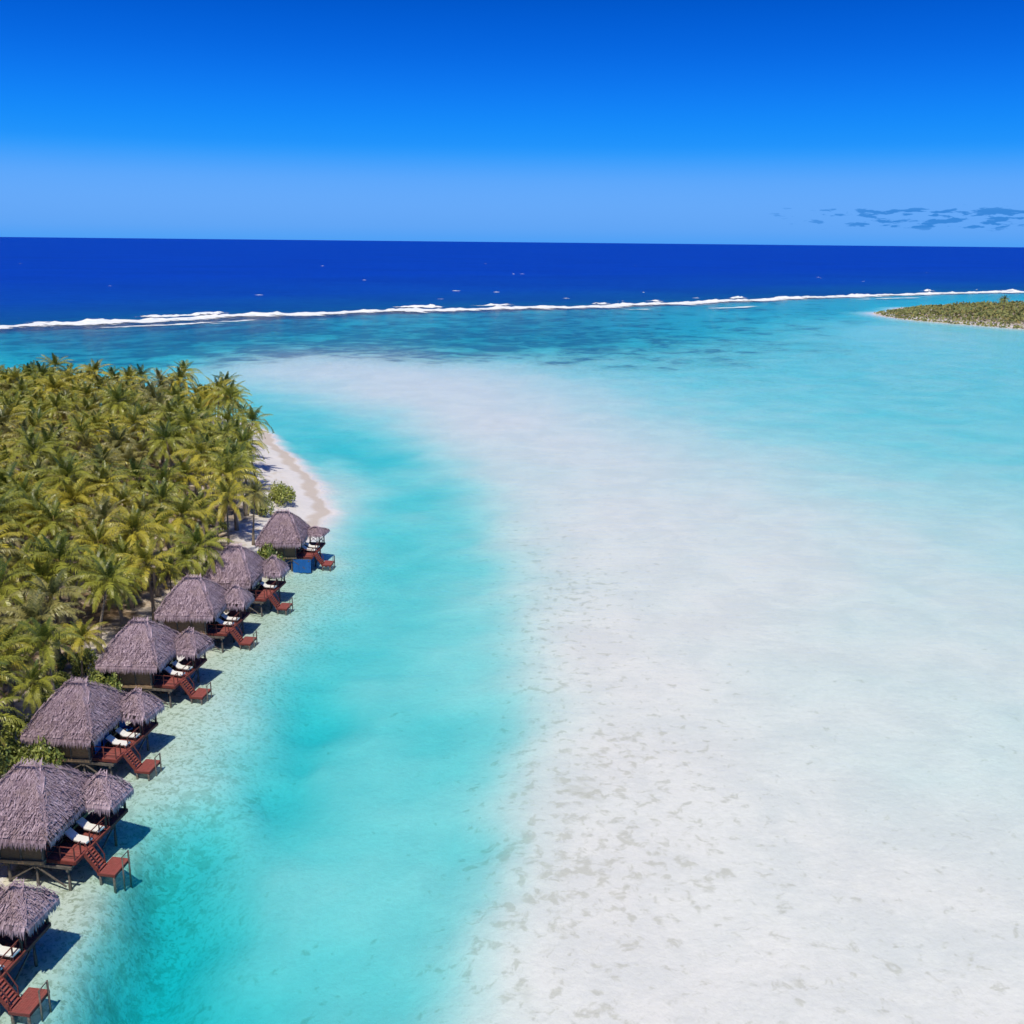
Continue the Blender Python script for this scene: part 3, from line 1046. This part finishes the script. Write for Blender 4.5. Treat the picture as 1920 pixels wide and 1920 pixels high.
# ------------------------------------------------------------------ bushes
def bush_meshes(seed, lobes, leaves):
    rg = random.Random(seed)
    mb, st = MB(), MB()
    lob = []
    for i in range(lobes):
        az, rr = rg.uniform(0, 6.28), rg.uniform(0.1, .75)
        c = Vector((math.cos(az) * rr, math.sin(az) * rr, rg.uniform(.35, .85) - .3 * rr))
        lob.append((c, rg.uniform(.26, .45)))
        st.tube([(0, 0, -.25), c * .5, c], [.05, .035, .012], 5)
    for i in range(leaves):
        c, r_ = rg.choice(lob)
        d = Vector((rg.gauss(0, 1), rg.gauss(0, 1), rg.gauss(0.25, 1))).normalized()
        p = c + d * r_ * rg.uniform(.62, 1.08)
        if p.z < -.02:
            continue
        nrm_ = (d + Vector((rg.gauss(0, .5), rg.gauss(0, .5), rg.gauss(.3, .5)))).normalized()
        u = nrm_.orthogonal().normalized()
        u.rotate(Matrix.Rotation(rg.uniform(0, 6.28), 3, nrm_))
        v = nrm_.cross(u)
        s = rg.uniform(.045, .085)
        mb.add([p - u * s, p + v * s * .5, p + u * s * 1.2, p - v * s * .5], [(0, 1, 2, 3)], rg.uniform(.05, .65))
    return mb.mesh("foliage", M_BUSH), st.mesh("stem", M_TRUNK)


BUSH = [bush_meshes(i, 9 + i, 1900) for i in range(4)]


def bush(name, x, y, size, hz, k, label, group=None):
    z = float(terrain([x], [y])[0][0])
    b = empty(name, (x, y, max(z, -0.1)), k * 1.3)
    b.scale = (size, size * .95, hz)
    obj("foliage", BUSH[k % 4][0], None, b)
    obj("stem", BUSH[k % 4][1], None, b)
    return tag(b, label, "bush", group)


bush("round_bush", -37.3, 86.6, 1.9, 3.8, 0, "rounded light green bush beside the fourth bungalow from the sandy point")
bush("round_bush", -36.6, 72.5, 2.1, 3.9, 1, "spreading pale green bush in front of the fifth bungalow roof from the sandy point")
bush("round_bush", -39.4, 72.4, 2.4, 3.8, 2, "darker bush behind the spreading pale green bush near the sixth bungalow")
bush("round_bush", -31.5, 125.4, 2.4, 4.0, 3, "bright green bush filling the gap between the first and second bungalows")
bush("round_bush", -35.0, 124.4, 2.6, 3.8, 1, "dark bush inland of the bright bush between the first and second bungalows")
bush("round_bush", -37.4, 159.5, 3.0, 3.6, 2, "large rounded bush at the top of the sandy beach by the first bungalow")
bush("round_bush", -38.6, 151.0, 2.4, 3.0, 0, "smaller bush beside the large rounded bush on the sandy beach")
bush("round_bush", -34.9, 57.0, 1.9, 2.4, 3, "low bush at the waterline between the sixth and seventh bungalows")
for n_, (x, y, s_, h_) in enumerate([(-40.5, 83.5, 1.9, 2.6), (-41.5, 92.5, 2.0, 2.4), (-39.5, 99.2, 2.2, 2.6), (-38.4, 109.5, 2.0, 2.6), (-41.5, 77.5, 2.2, 2.6), (-42.5, 87.5, 2.0, 2.2), (-38.6, 64.5, 2.2, 2.6), (-38.2, 119.0, 2.0, 2.4)]):
    bush("backyard_shrub", x, y, s_, h_, n_, "leafy shrub behind the bungalows at the edge of the palm grove", "shrubs behind the bungalows")
k = 0
r2 = random.Random(77)
while k < 60:
    x, y = r2.uniform(-120, -38), r2.uniform(50, 245)
    if signed_dist(np.array([x]), np.array([y]), GROVE)[0] > -0.5 or x < -.53 * y or not clear_of_houses(x, y, 7.5):
        continue
    bush("understorey_shrub", x, y, r2.uniform(1.0, 2.2), r2.uniform(1.2, 2.2), k, "low green shrub growing under the coconut palms", "understorey shrubs of the grove")
    k += 1

# ------------------------------------------------------------------ thatched bungalows on stilts
def hip_thatch(hx, hy, z0, z1, ridge, seed, row=0.2, wid=0.062, sag=0.12):
    """hipped roof: thick core, overlapping leaf bundles in courses, hanging fringe, ridge roll"""
    rg = random.Random(seed)
    core, fringe, cap = MB(), MB(), MB()
    E4 = [Vector((-hx, -hy, z0)), Vector((hx, -hy, z0)), Vector((hx, hy, z0)), Vector((-hx, hy, z0))]
    A_, B_ = Vector((-ridge, 0, z1)), Vector((ridge, 0, z1))
    faces = [(E4[0], E4[1], A_, B_), (E4[1], E4[2], B_, B_), (E4[2], E4[3], B_, A_), (E4[3], E4[0], A_, A_)]
    for (e0, e1, r0, r1) in faces:
        # bed of the face, slightly sagging
        n = 6
        grid = []
        for i in range(n + 1):
            f = i / n
            a, b = e0.lerp(r0, f), e1.lerp(r1, f)
            s = Vector((0, 0, -sag * math.sin(math.pi * f)))
            grid.append([a.lerp(b, j / n) + s + Vector((0, 0, -0.10)) for j in range(n + 1)])
        for i in range(n):
            for j in range(n):
                core.add([grid[i][j], grid[i][j + 1], grid[i + 1][j + 1], grid[i + 1][j]], [(0, 1, 2, 3)], .15)
        slope = (r0.lerp(r1, .5) - e0.lerp(e1, .5))
        SL = slope.length
        up_ = slope.normalized()
        along = (e1 - e0).normalized()
        nrm_ = along.cross(up_).normalized()
        if nrm_.z < 0:
            nrm_ = -nrm_
        rows_ = int(SL / row)
        for i in range(rows_ + 1):
            f = (i + rg.uniform(-.12, .12)) / rows_
            f = min(max(f, 0), 1)
            a, b = e0.lerp(r0, f), e1.lerp(r1, f)
            W = (b - a).length
            m_ = max(2, int(W / wid))
            rowtone = rg.uniform(-.2, .2)
            for j in range(m_):
                g = (j + rg.uniform(.1, .9)) / m_
                p = a.lerp(b, g) + Vector((0, 0, -sag * math.sin(math.pi * f)))
                w = wid * rg.uniform(.5, 1.05)
                L = row * rg.uniform(1.8, 4.4)
                lift = rg.uniform(.02, .15) * (1.8 if rg.random() < .08 else 1)
                sk = along * rg.uniform(-.34, .34)
                lo = p + nrm_ * lift - up_ * row * .35 + sk
                hi = p + up_ * (L - row * .35) + nrm_ * .015
                core.add([lo - along * w / 2, lo + along * w / 2, hi + along * w * .4, hi - along * w * .4], [(0, 1, 2, 3)],
                         min(1, max(0, rg.betavariate(1.5, 1.5) + rowtone)))
        m_ = int((e1 - e0).length / 0.10)
        for j in range(m_):
            p = e0.lerp(e1, (j + rg.random()) / m_)
            out = -up_ * 0.25
            l_ = rg.uniform(.22, .52)
            w = rg.uniform(.05, .11)
            t0_ = p + nrm_ * .06 + up_ * .25
            t1_ = p + out + Vector((0, 0, -.06))
            t2_ = t1_ + Vector((out.x * .25, out.y * .25, -l_))
            for s in (0, -.1):
                o_ = Vector((0, 0, s)) - nrm_ * abs(s) * .6
                fringe.add([t0_ - along * w + o_, t0_ + along * w + o_, t1_ + along * w + o_, t1_ - along * w + o_, t2_ + o_ + along * rg.uniform(-.05, .05)],
                           [(0, 1, 2, 3), (3, 2, 4)], rg.uniform(.05, .75))
    # ridge roll and hips
    L_ = max(ridge, .12)
    cap.tube([(-L_ - .25, 0, z1 - .02), (-L_, 0, z1 + .06), (L_, 0, z1 + .06), (L_ + .25, 0, z1 - .02)], [.05, .12, .12, .05], 8, .5)
    for c in E4:
        r_ = A_ if c.x < 0 else B_
        pts = [c.lerp(r_, f) + Vector((0, 0, -sag * math.sin(math.pi * f) + .03)) for f in (0, .25, .5, .75, 1)]
        cap.tube(pts, [.02, .03, .03, .03, .05], 6, .25)
    return core.mesh("thatch", M_THATCH), fringe.mesh("eave_fringe", M_THATCH), cap.mesh("ridge_cap", M_THATCH)


def part(name, mat, parent, fn, smooth=False, at=((0, 0, 0), (0, 0, 0))):
    mb = MB()
    fn(mb)
    return obj(name, mb.mesh(name, mat, smooth), None, parent, *at)


DZ = 1.85      # deck level above the water
DX0, DX1, DY0, DY1 = 3.1, 5.3, -2.5, 4.2
BODY = ((0.5, 0, 0), (0, 0, R(5)))     # the house stands slightly askew to its deck


def make_bungalow():
    rg = random.Random(3)
    h = empty("thatched_bungalow")
    core, fr_, cap = hip_thatch(2.95, 3.6, 4.0, 7.05, 0.75, 1, sag=-0.26)
    rf = obj("roof", core, None, h, (0.85, 0, 0), (0, 0, R(5)))
    obj("eave_fringe", fr_, None, rf)
    obj("ridge_cap", cap, None, rf)
    core, fr_, cap = hip_thatch(1.38, 1.45, 3.78, 5.1, 0.25, 2, .18, .06, -.10)
    pf = obj("porch_roof", core, None, h, (4.4, 2.8, 0))
    obj("eave_fringe", fr_, None, pf)
    obj("ridge_cap", cap, None, pf)
    # walls
    part("wall", M_WALL, h, lambda m: m.box(-2.0, 2.45, -3.0, -2.9, 1.86, 4.1), at=BODY)
    part("wall", M_WALL, h, lambda m: m.box(-2.0, 2.45, 2.9, 3.0, 1.86, 4.1), at=BODY)
    part("wall", M_WALL, h, lambda m: m.box(-2.0, -1.9, -2.9, 2.9, 1.86, 4.1), at=BODY)
    fw = part("wall", M_DARK, h, lambda m: (m.box(2.35, 2.45, -2.9, 2.9, 3.75, 4.1), m.box(2.35, 2.45, -2.9, -2.3, 1.86, 3.75), m.box(2.35, 2.45, 2.3, 2.9, 1.86, 3.75)), at=BODY)
    for i in range(4):
        y0 = -2.3 + i * 1.15

        def dfr(m, y0=y0):
            for a, b, c, d in ((y0, y0 + .09, 1.86, 3.75), (y0 + 1.06, y0 + 1.15, 1.86, 3.75), (y0 + .09, y0 + 1.06, 1.86, 1.98), (y0 + .09, y0 + 1.06, 3.63, 3.75)):
                m.box(2.36, 2.43, a, b, c, d)
        d = part("door", M_DARK, h, dfr, at=BODY)
        part("pane", M_GLASS, d, lambda m, y0=y0: m.box(2.385, 2.405, y0 + .09, y0 + 1.06, 1.98, 3.63))
    # corner posts and battens on the near wall
    for x in (-2.0, -.55, .92, 2.4):
        part("wall_post", M_POST, h, lambda m, x=x: m.box(x - .05, x + .07, -3.08, -3.0, 1.8, 4.1), at=BODY)
    # floor
    part("floor", M_EDGE, h, lambda m: m.box(-2.15, 2.5, -3.15, 3.15, 1.62, 1.86), at=BODY)

    def joists(m):
        for y in (-2.8, -1.4, 0, 1.4, 2.8):
            m.box(-1.9, 5.2, y - .06, y + .06, 1.42, 1.615)
        for x in (-1.6, .5, 2.6, 4.9):
            m.box(x - .08, x + .08, -2.9, 4.0, 1.25, 1.415)
    part("joist", M_POST, h, joists)
    for x in (-1.6, 0.5, 2.6, 4.9):
        for y in (-2.7, 0.2, 3.0):
            part("stilt", M_POST, h, lambda m, x=x, y=y: m.tube([(x, y, -1.7), (x + rg.uniform(-.05, .05), y, 0), (x, y, 1.45)], [.13, .12, .11], 8), True)
    for (p, q) in (((-1.6, -2.85, .1), (.4, -2.85, 1.4)), ((.5, -2.85, .1), (2.5, -2.85, 1.4)), ((5.05, 0.2, .1), (5.05, 2.8, 1.4)), ((2.7, -2.85, 1.4), (4.7, -2.85, .1))):
        part("brace", M_POST, h, lambda m, p=p, q=q: m.bar(p, q, .09))
    # deck
    dk = part("deck_frame", M_REDD, h, lambda m: (m.box(DX1 - .02, DX1 + .05, DY0, DY1, 1.6, DZ - .02), m.box(DX0, DX1 - .02, DY0 - .06, DY0, 1.6, DZ - .02), m.box(DX0, DX1 - .02, DY1, DY1 + .06, 1.6, DZ - .02)))

    def boards(m):
        n = int((DY1 - DY0) / .16)
        for i in range(n):
            y = DY0 + i * (DY1 - DY0) / n
            m.box(DX0 + .005, DX1, y + .006, y + .154, DZ - .045, DZ + rg.uniform(-.004, .004), rg.random())
    b = part("deck_boards", M_RED, dk, boards)
    tag(b, kind="stuff")
    # railing along the water edge and near end, with a gap for the stairs
    for (x, y) in ((5.22, -.55), (5.22, .65), (5.22, 1.85), (5.22, 3.0), (5.22, 4.12), (4.2, 4.12), (3.2, 4.12), (3.2, -2.42), (4.2, -2.42), (5.22, -2.42), (5.22, -1.68)):
        part("railing_post", M_REDD, h, lambda m, x=x, y=y: m.box(x - .035, x + .035, y - .035, y + .035, DZ + .003, DZ + .92))
    for p, q in (((5.22, -.55, DZ + .95), (5.22, 4.16, DZ + .95)), ((3.15, 4.12, DZ + .955), (5.2, 4.12, DZ + .955)), ((3.15, -2.42, DZ + .95), (5.26, -2.42, DZ + .95)), ((5.22, -2.37, DZ + .955), (5.22, -1.58, DZ + .955))):
        part("handrail", M_REDD, h, lambda m, p=p, q=q: m.bar(p, q, .06, .05))
    for p, q in (((5.22, -.5, DZ + .5), (5.22, 4.07, DZ + .5)), ((3.15, -2.42, DZ + .5), (5.17, -2.42, DZ + .5))):
        part("mid_rail", M_REDD, h, lambda m, p=p, q=q: m.bar(p, q, .03, .03))
    # crossed pale slats at the far end of the porch
    for x0, x1 in ((3.2, 4.2), (4.2, 5.22)):
        for z0, z1 in ((DZ + .05, DZ + .9), (DZ + .9, DZ + .05)):
            part("cross_slat", M_EDGE, h, lambda m, x0=x0, x1=x1, z0=z0, z1=z1: m.bar((x0, 4.12 + (.03 if z0 > z1 else -.03), z0), (x1, 4.12 + (.03 if z0 > z1 else -.03), z1), .05))
    for (x, y) in ((3.3, 1.5), (5.2, 1.5), (3.3, 4.02), (5.2, 4.02)):
        part("porch_post", M_DARK, h, lambda m, x=x, y=y: m.tube([(x, y, DZ), (x, y, 3.85)], [.07, .065], 8), True)
    for y in (1.5, 4.02):
        part("porch_beam", M_DARK, h, lambda m, y=y: m.box(3.2, 5.3, y - .07, y + .07, 3.62, 3.74))
    # stairs down to the bathing platform
    sx0, sx1, sz0, sz1 = 5.33, 6.3, DZ - .05, .48
    stq = part("stairs", M_REDD, h, lambda m: (m.bar((sx0, -1.53, sz0), (sx1, -1.53, sz1), .06, .24), m.bar((sx0, -.63, sz0), (sx1, -.63, sz1), .06, .24), m.box(sx1 - .1, sx1 - .04, -1.52, -.64, sz1 - .06, sz1 + .02), m.box(sx0 + .06, sx0 + .12, -1.52, -.64, sz0 - .16, sz0 - .06)))
    nst = 7
    for i in range(nst):
        f = (i + .5) / nst
        x, z = sx0 + (sx1 - sx0) * f, sz0 + (sz1 - sz0) * f
        part("tread", M_RED, stq, lambda m, x=x, z=z: m.box(x - .10, x + .10, -1.495, -.665, z + .03, z + .075))
    for y in (-1.53, -.63):
        part("stair_rail", M_REDD, stq, lambda m, y=y: m.bar((sx0 + .1, y, sz0 + .85), (sx1 - .05, y, sz1 + .85), .05))
        part("stair_post", M_REDD, stq, lambda m, y=y: m.bar((sx1 - .05, y, sz1 - .1), (sx1 - .05, y, sz1 + .88), .06))
    ld = part("landing", M_REDD, h, lambda m: (m.box(6.2, 7.5, -1.6, -1.54, .28, .45), m.box(6.2, 7.5, .28, .34, .28, .45), m.box(7.44, 7.5, -1.535, .275, .28, .45), m.box(6.2, 6.26, -1.535, .275, .28, .45)))

    def lboards(m):
        n = 9
        for i in range(n):
            x = 6.2 + i * 1.3 / n
            m.box(x + .006, x + .136, -1.6, .34, .455, .5 + rg.uniform(-.004, .004), rg.random())
    tag(part("landing_boards", M_RED, ld, lboards), kind="stuff")
    for x, y in ((6.35, -1.5), (7.35, -1.5), (6.35, .2)):
        part("landing_post", M_POST, ld, lambda m, x=x, y=y: m.tube([(x, y, -2.6), (x, y, .28)], [.09, .09], 7), True)
    part("landing_post", M_POST, ld, lambda m: m.tube([(7.57, .1, -2.6), (7.57, .1, 1.3)], [.07, .06], 7), True)
    part("landing_post", M_POST, ld, lambda m: m.tube([(7.57, -.7, -2.6), (7.57, -.7, 1.3)], [.06, .05], 7), True)
    part("grab_rail", M_POST, ld, lambda m: m.bar((7.57, .16, 1.27), (7.57, -.76, 1.27), .05))
    return h


ORD = ["first", "second", "third", "fourth", "fifth", "sixth", "seventh"]
proto = make_bungalow()
LAB = ["thatched stilt bungalow with a blue sheet under its deck, first from the sandy point",
       "thatched stilt bungalow half hidden by palms, second from the sandy point",
       "thatched stilt bungalow with a steep peaked roof, third from the sandy point",
       "thatched stilt bungalow beside a round bush, fourth from the sandy point",
       "thatched stilt bungalow with blue curtains at its doors, fifth from the sandy point",
       "thatched stilt bungalow with a tan table on its porch, sixth from the sandy point",
       "thatched stilt bungalow farthest along the row, seventh from the sandy point"]
BUNG = []
for i, (hx, hy, ha) in enumerate(HOUSES):
    b = copy_tree(proto) if i else proto
    BUNG.append(b)
for b, (hx, hy, ha), lab in zip(BUNG, HOUSES, LAB):
    b.location = (hx, hy, 0)
    b.rotation_euler = (0, 0, ha)
    tag(b, lab, "bungalow", "thatched bungalows along the lagoon shore")


def hloc(i, x, y, z):
    hx, hy, ha = HOUSES[i]
    return (hx + x * math.cos(ha) - y * math.sin(ha), hy + x * math.sin(ha) + y * math.cos(ha), z)


VR = random.Random(12)
for b in BUNG:      # no two huts settle alike
    kz, tw, px_ = VR.uniform(.93, 1.05), VR.uniform(-3, 3), VR.uniform(-.15, .15)
    for q in b.children:
        if q.name.startswith('roof'):
            q.scale = (VR.uniform(.96, 1.05), VR.uniform(.96, 1.04), kz)
            q.location.z = 4.05 * (1 - kz)
            q.rotation_euler.z += R(tw)
        elif q.name.startswith('porch_roof'):
            q.rotation_euler.z = R(VR.uniform(-6, 6))
            q.scale = (VR.uniform(.95, 1.08), VR.uniform(.95, 1.08), 1)
for q in BUNG[0].children:
    if q.name.startswith('porch_roof'):
        q.scale = (1, 1, 0.45)
        q.location.z = 2.05

# ------------------------------------------------------------------ sun loungers
def make_lounger():
    l = empty("sun_lounger")
    part("frame", M_DARK, l, lambda m: (m.box(-.95, .95, -.33, -.27, .22, .29), m.box(-.95, .95, .27, .33, .22, .29), m.box(.89, .95, -.27, .27, .22, .29), m.box(-.95, -.89, -.27, .27, .22, .29)))
    for x in (-.8, .8):
        for y in (-.29, .29):
            part("leg", M_DARK, l, lambda m, x=x, y=y: m.box(x - .03, x + .03, y - .03, y + .03, 0.003, .22))

    def slab(m, p, q, th, w):
        p, q = Vector(p), Vector(q)
        d = q - p
        M = Matrix.Translation(p) @ d.to_track_quat('X', 'Z').to_matrix().to_4x4()
        L = d.length
        prof = [(-w, 0), (w, 0), (w, th * .7), (w * .88, th), (-w * .88, th), (-w, th * .7)]
        vs = [M @ Vector((x, a, b)) for x in (0, L) for a, b in prof]
        fs = [tuple(range(5, -1, -1)), tuple(range(6, 12))] + [(k, (k + 1) % 6, 6 + (k + 1) % 6, 6 + k) for k in range(6)]
        m.add(vs, fs)
    part("seat_cushion", M_WHITE, l, lambda m: slab(m, (-.2, 0, .295), (.98, 0, .295), .12, .33))
    part("back_cushion", M_WHITE, l, lambda m: slab(m, (-.22, 0, .30), (-.88, 0, .72), .12, .33))
    part("back_strut", M_DARK, l, lambda m: m.bar((-.7, 0, .29), (-.74, 0, .60), .04, .4))
    return l


lp = make_lounger()
first = True
for i in range(7):
    for k, (x, y, a) in enumerate(((4.3, 1.0, -8), (4.25, -.4, -10))):
        if i == 1 and k == 1:
            continue
        o = lp if first else copy_tree(lp)
        first = False
        o.location = hloc(i, x, y, DZ + .004)
        o.rotation_euler = (0, 0, HOUSES[i][2] + R(a + (i * 7 % 5) * 2))
        if i == 1:
            txt = "only white sun lounger on the deck of the second bungalow from the sandy point"
        else:
            txt = "white sun lounger on the %s bungalow's deck, %s" % (ORD[i], ("the one beside the thatched porch", "the one nearer the stairs")[k])
        tag(o, txt, "sun lounger", "white sun loungers on the decks")


# ------------------------------------------------------------------ small tables under the porches
def make_table():
    tb = empty("porch_table")
    part("table_top", M_TAN, tb, lambda m: m.box(-.55, .55, -.35, .35, .70, .75))
    for x in (-.47, .47):
        for y in (-.28, .28):
            part("leg", M_DARK, tb, lambda m, x=x, y=y: m.box(x - .03, x + .03, y - .03, y + .03, .003, .70))
    part("apron", M_DARK, tb, lambda m: (m.box(-.44, .44, -.30, -.26, .6, .699), m.box(-.44, .44, .26, .30, .6, .699)))
    return tb


tp0 = make_table()
for n_, i in enumerate((5, 4)):
    o = tp0 if n_ == 0 else copy_tree(tp0)
    o.location = hloc(i, 4.3, 2.9, DZ + .004)
    o.rotation_euler = (0, 0, HOUSES[i][2] + R(6))
    tag(o, "tan wooden table under the porch of the %s bungalow from the sandy point" % ORD[i], "table", "tables under the porches")

# blue curtains, blue chair and blue sheet
hx, hy, ha = HOUSES[4]
for n_, (y0, y1) in enumerate(((-2.3, -1.2), (-.9, .25))):
    mb = MB()
    m_ = 16
    for j in range(m_ + 1):
        y = y0 + (y1 - y0) * j / m_
        x = 2.53 + .05 * math.sin(j * 1.9)
        for z in (1.9, 3.7):
            for dx in (0, .015):
                mb.v.append((x + dx, y, z))
                mb.a.append(.5)
    for j in range(m_):
        b0 = j * 4
        mb.f += [(b0, b0 + 4, b0 + 6, b0 + 2), (b0 + 1, b0 + 3, b0 + 7, b0 + 5), (b0 + 2, b0 + 6, b0 + 7, b0 + 3), (b0, b0 + 1, b0 + 5, b0 + 4)]
    cu = obj("curtain", mb.mesh("curtain", M_BLUE), None, None, hloc(4, .5, 0, 0), (0, 0, ha + R(5)))
    tag(cu, "blue curtain on the fifth bungalow's front, %s" % ("the one nearer the stairs", "the one nearer the porch")[n_], "curtain", "blue curtains of the fifth bungalow")
ch = empty("lounge_chair", hloc(4, 3.7, 1.9, DZ + .004), HOUSES[4][2] + R(-15))
part("seat", M_BLUE, ch, lambda m: m.box(-.32, .4, -.34, .34, .30, .44))
part("backrest", M_BLUE, ch, lambda m: m.box(0, .85, -.34, .34, 0, .13, .5, Matrix.Translation((-.3, 0, .42)) @ Matrix.Rotation(R(-108), 4, 'Y')))
for x in (-.26, .34):
    for y in (-.28, .28):
        part("leg", M_DARK, ch, lambda m, x=x, y=y: m.box(x - .03, x + .03, y - .03, y + .03, .003, .30))
for y in (-.37, .37):
    part("armrest", M_DARK, ch, lambda m, y=y: (m.box(-.3, .38, y - .03, y + .03, .58, .62), m.box(.3, .36, y - .025, y + .025, .44, .58)))
tag(ch, "blue cushioned lounge chair by the porch of the fifth bungalow from the sandy point", "chair")
hx, hy, ha = HOUSES[0]
mb = MB()
m_ = 14
for j in range(m_ + 1):
    x = 2.75 + 2.4 * j / m_
    for z, o_ in ((-.25, .08), (.6, .04), (1.56, 0)):
        y = -2.86 - o_ * (1 + math.sin(j * 1.3))
        mb.v += [(x, y, z), (x, y + .02, z)]
        mb.a += [.5, .5]
for j in range(m_):
    for k in range(2):
        a0, b0 = j * 6 + k * 2, (j + 1) * 6 + k * 2
        mb.f += [(a0, b0, b0 + 2, a0 + 2), (a0 + 1, a0 + 3, b0 + 3, b0 + 1)]
tag(obj("blue_sheet", mb.mesh("blue_sheet", M_TARP), None, None, (hx, hy, 0), (0, 0, ha)), "royal blue sheet hanging below the first bungalow's deck down to the water", "sheet")

# ------------------------------------------------------------------ far islet across the lagoon
rg = random.Random(9)
mb = MB()
ipx = np.array([rg.uniform(228, 520) for _ in range(16000)])
ipy = np.array([rg.uniform(475, 800) for _ in range(16000)])
isd = signed_dist(ipx, ipy, ISLET)
iz = terrain(ipx, ipy)[0]
for x, y, d, z in zip(ipx, ipy, isd, iz):
    if d > 1.0 or (d > -6 and y > 660 and rg.random() < .5):
        continue
    if rg.random() > min(1, -d / 4 + .9) or x > 0.53 * y + 30:
        continue
    hgt_ = min(3.6, .5 + -d * .10) * (0.65 + .35 * math.sin(x * .21) * math.sin(y * .17))
    for q in range(3):
        p = Vector((x + rg.uniform(-1.5, 1.5), y + rg.uniform(-1.5, 1.5), z + hgt_ * rg.uniform(.3, 1.1)))
        s = rg.uniform(.5, 1.1)
        nrm_ = Vector((rg.gauss(0, .7), rg.gauss(-.2, .7), rg.gauss(.8, .4))).normalized()
        u = nrm_.orthogonal().normalized()
        v = nrm_.cross(u)
        mb.add([p - u * s, p + v * s * .7, p + u * s, p - v * s * .7], [(0, 1, 2, 3)], rg.choice((.1, .25, .3, .45, .6, .85)))
tag(obj("islet_scrub", mb.mesh("islet_scrub", M_SCRUB)), "low olive scrub covering the far islet by the reef", "scrub", kind="stuff")
for n_, (x, y, ti, tn) in enumerate([(312, 664, 1, "green"), (318, 650, 3, "dry"), (305, 640, 3, "dry"), (322, 690, 0, "green"), (296, 655, 3, "dry")]):
    z = float(terrain([x], [y])[0][0])
    palm((x, y, z), ti, tn, n_, n_ * 1.7, (.95, .75, .6, .8, .5)[n_], False, "coconut palm rising above the olive scrub of the far islet", "palms on the far islet")
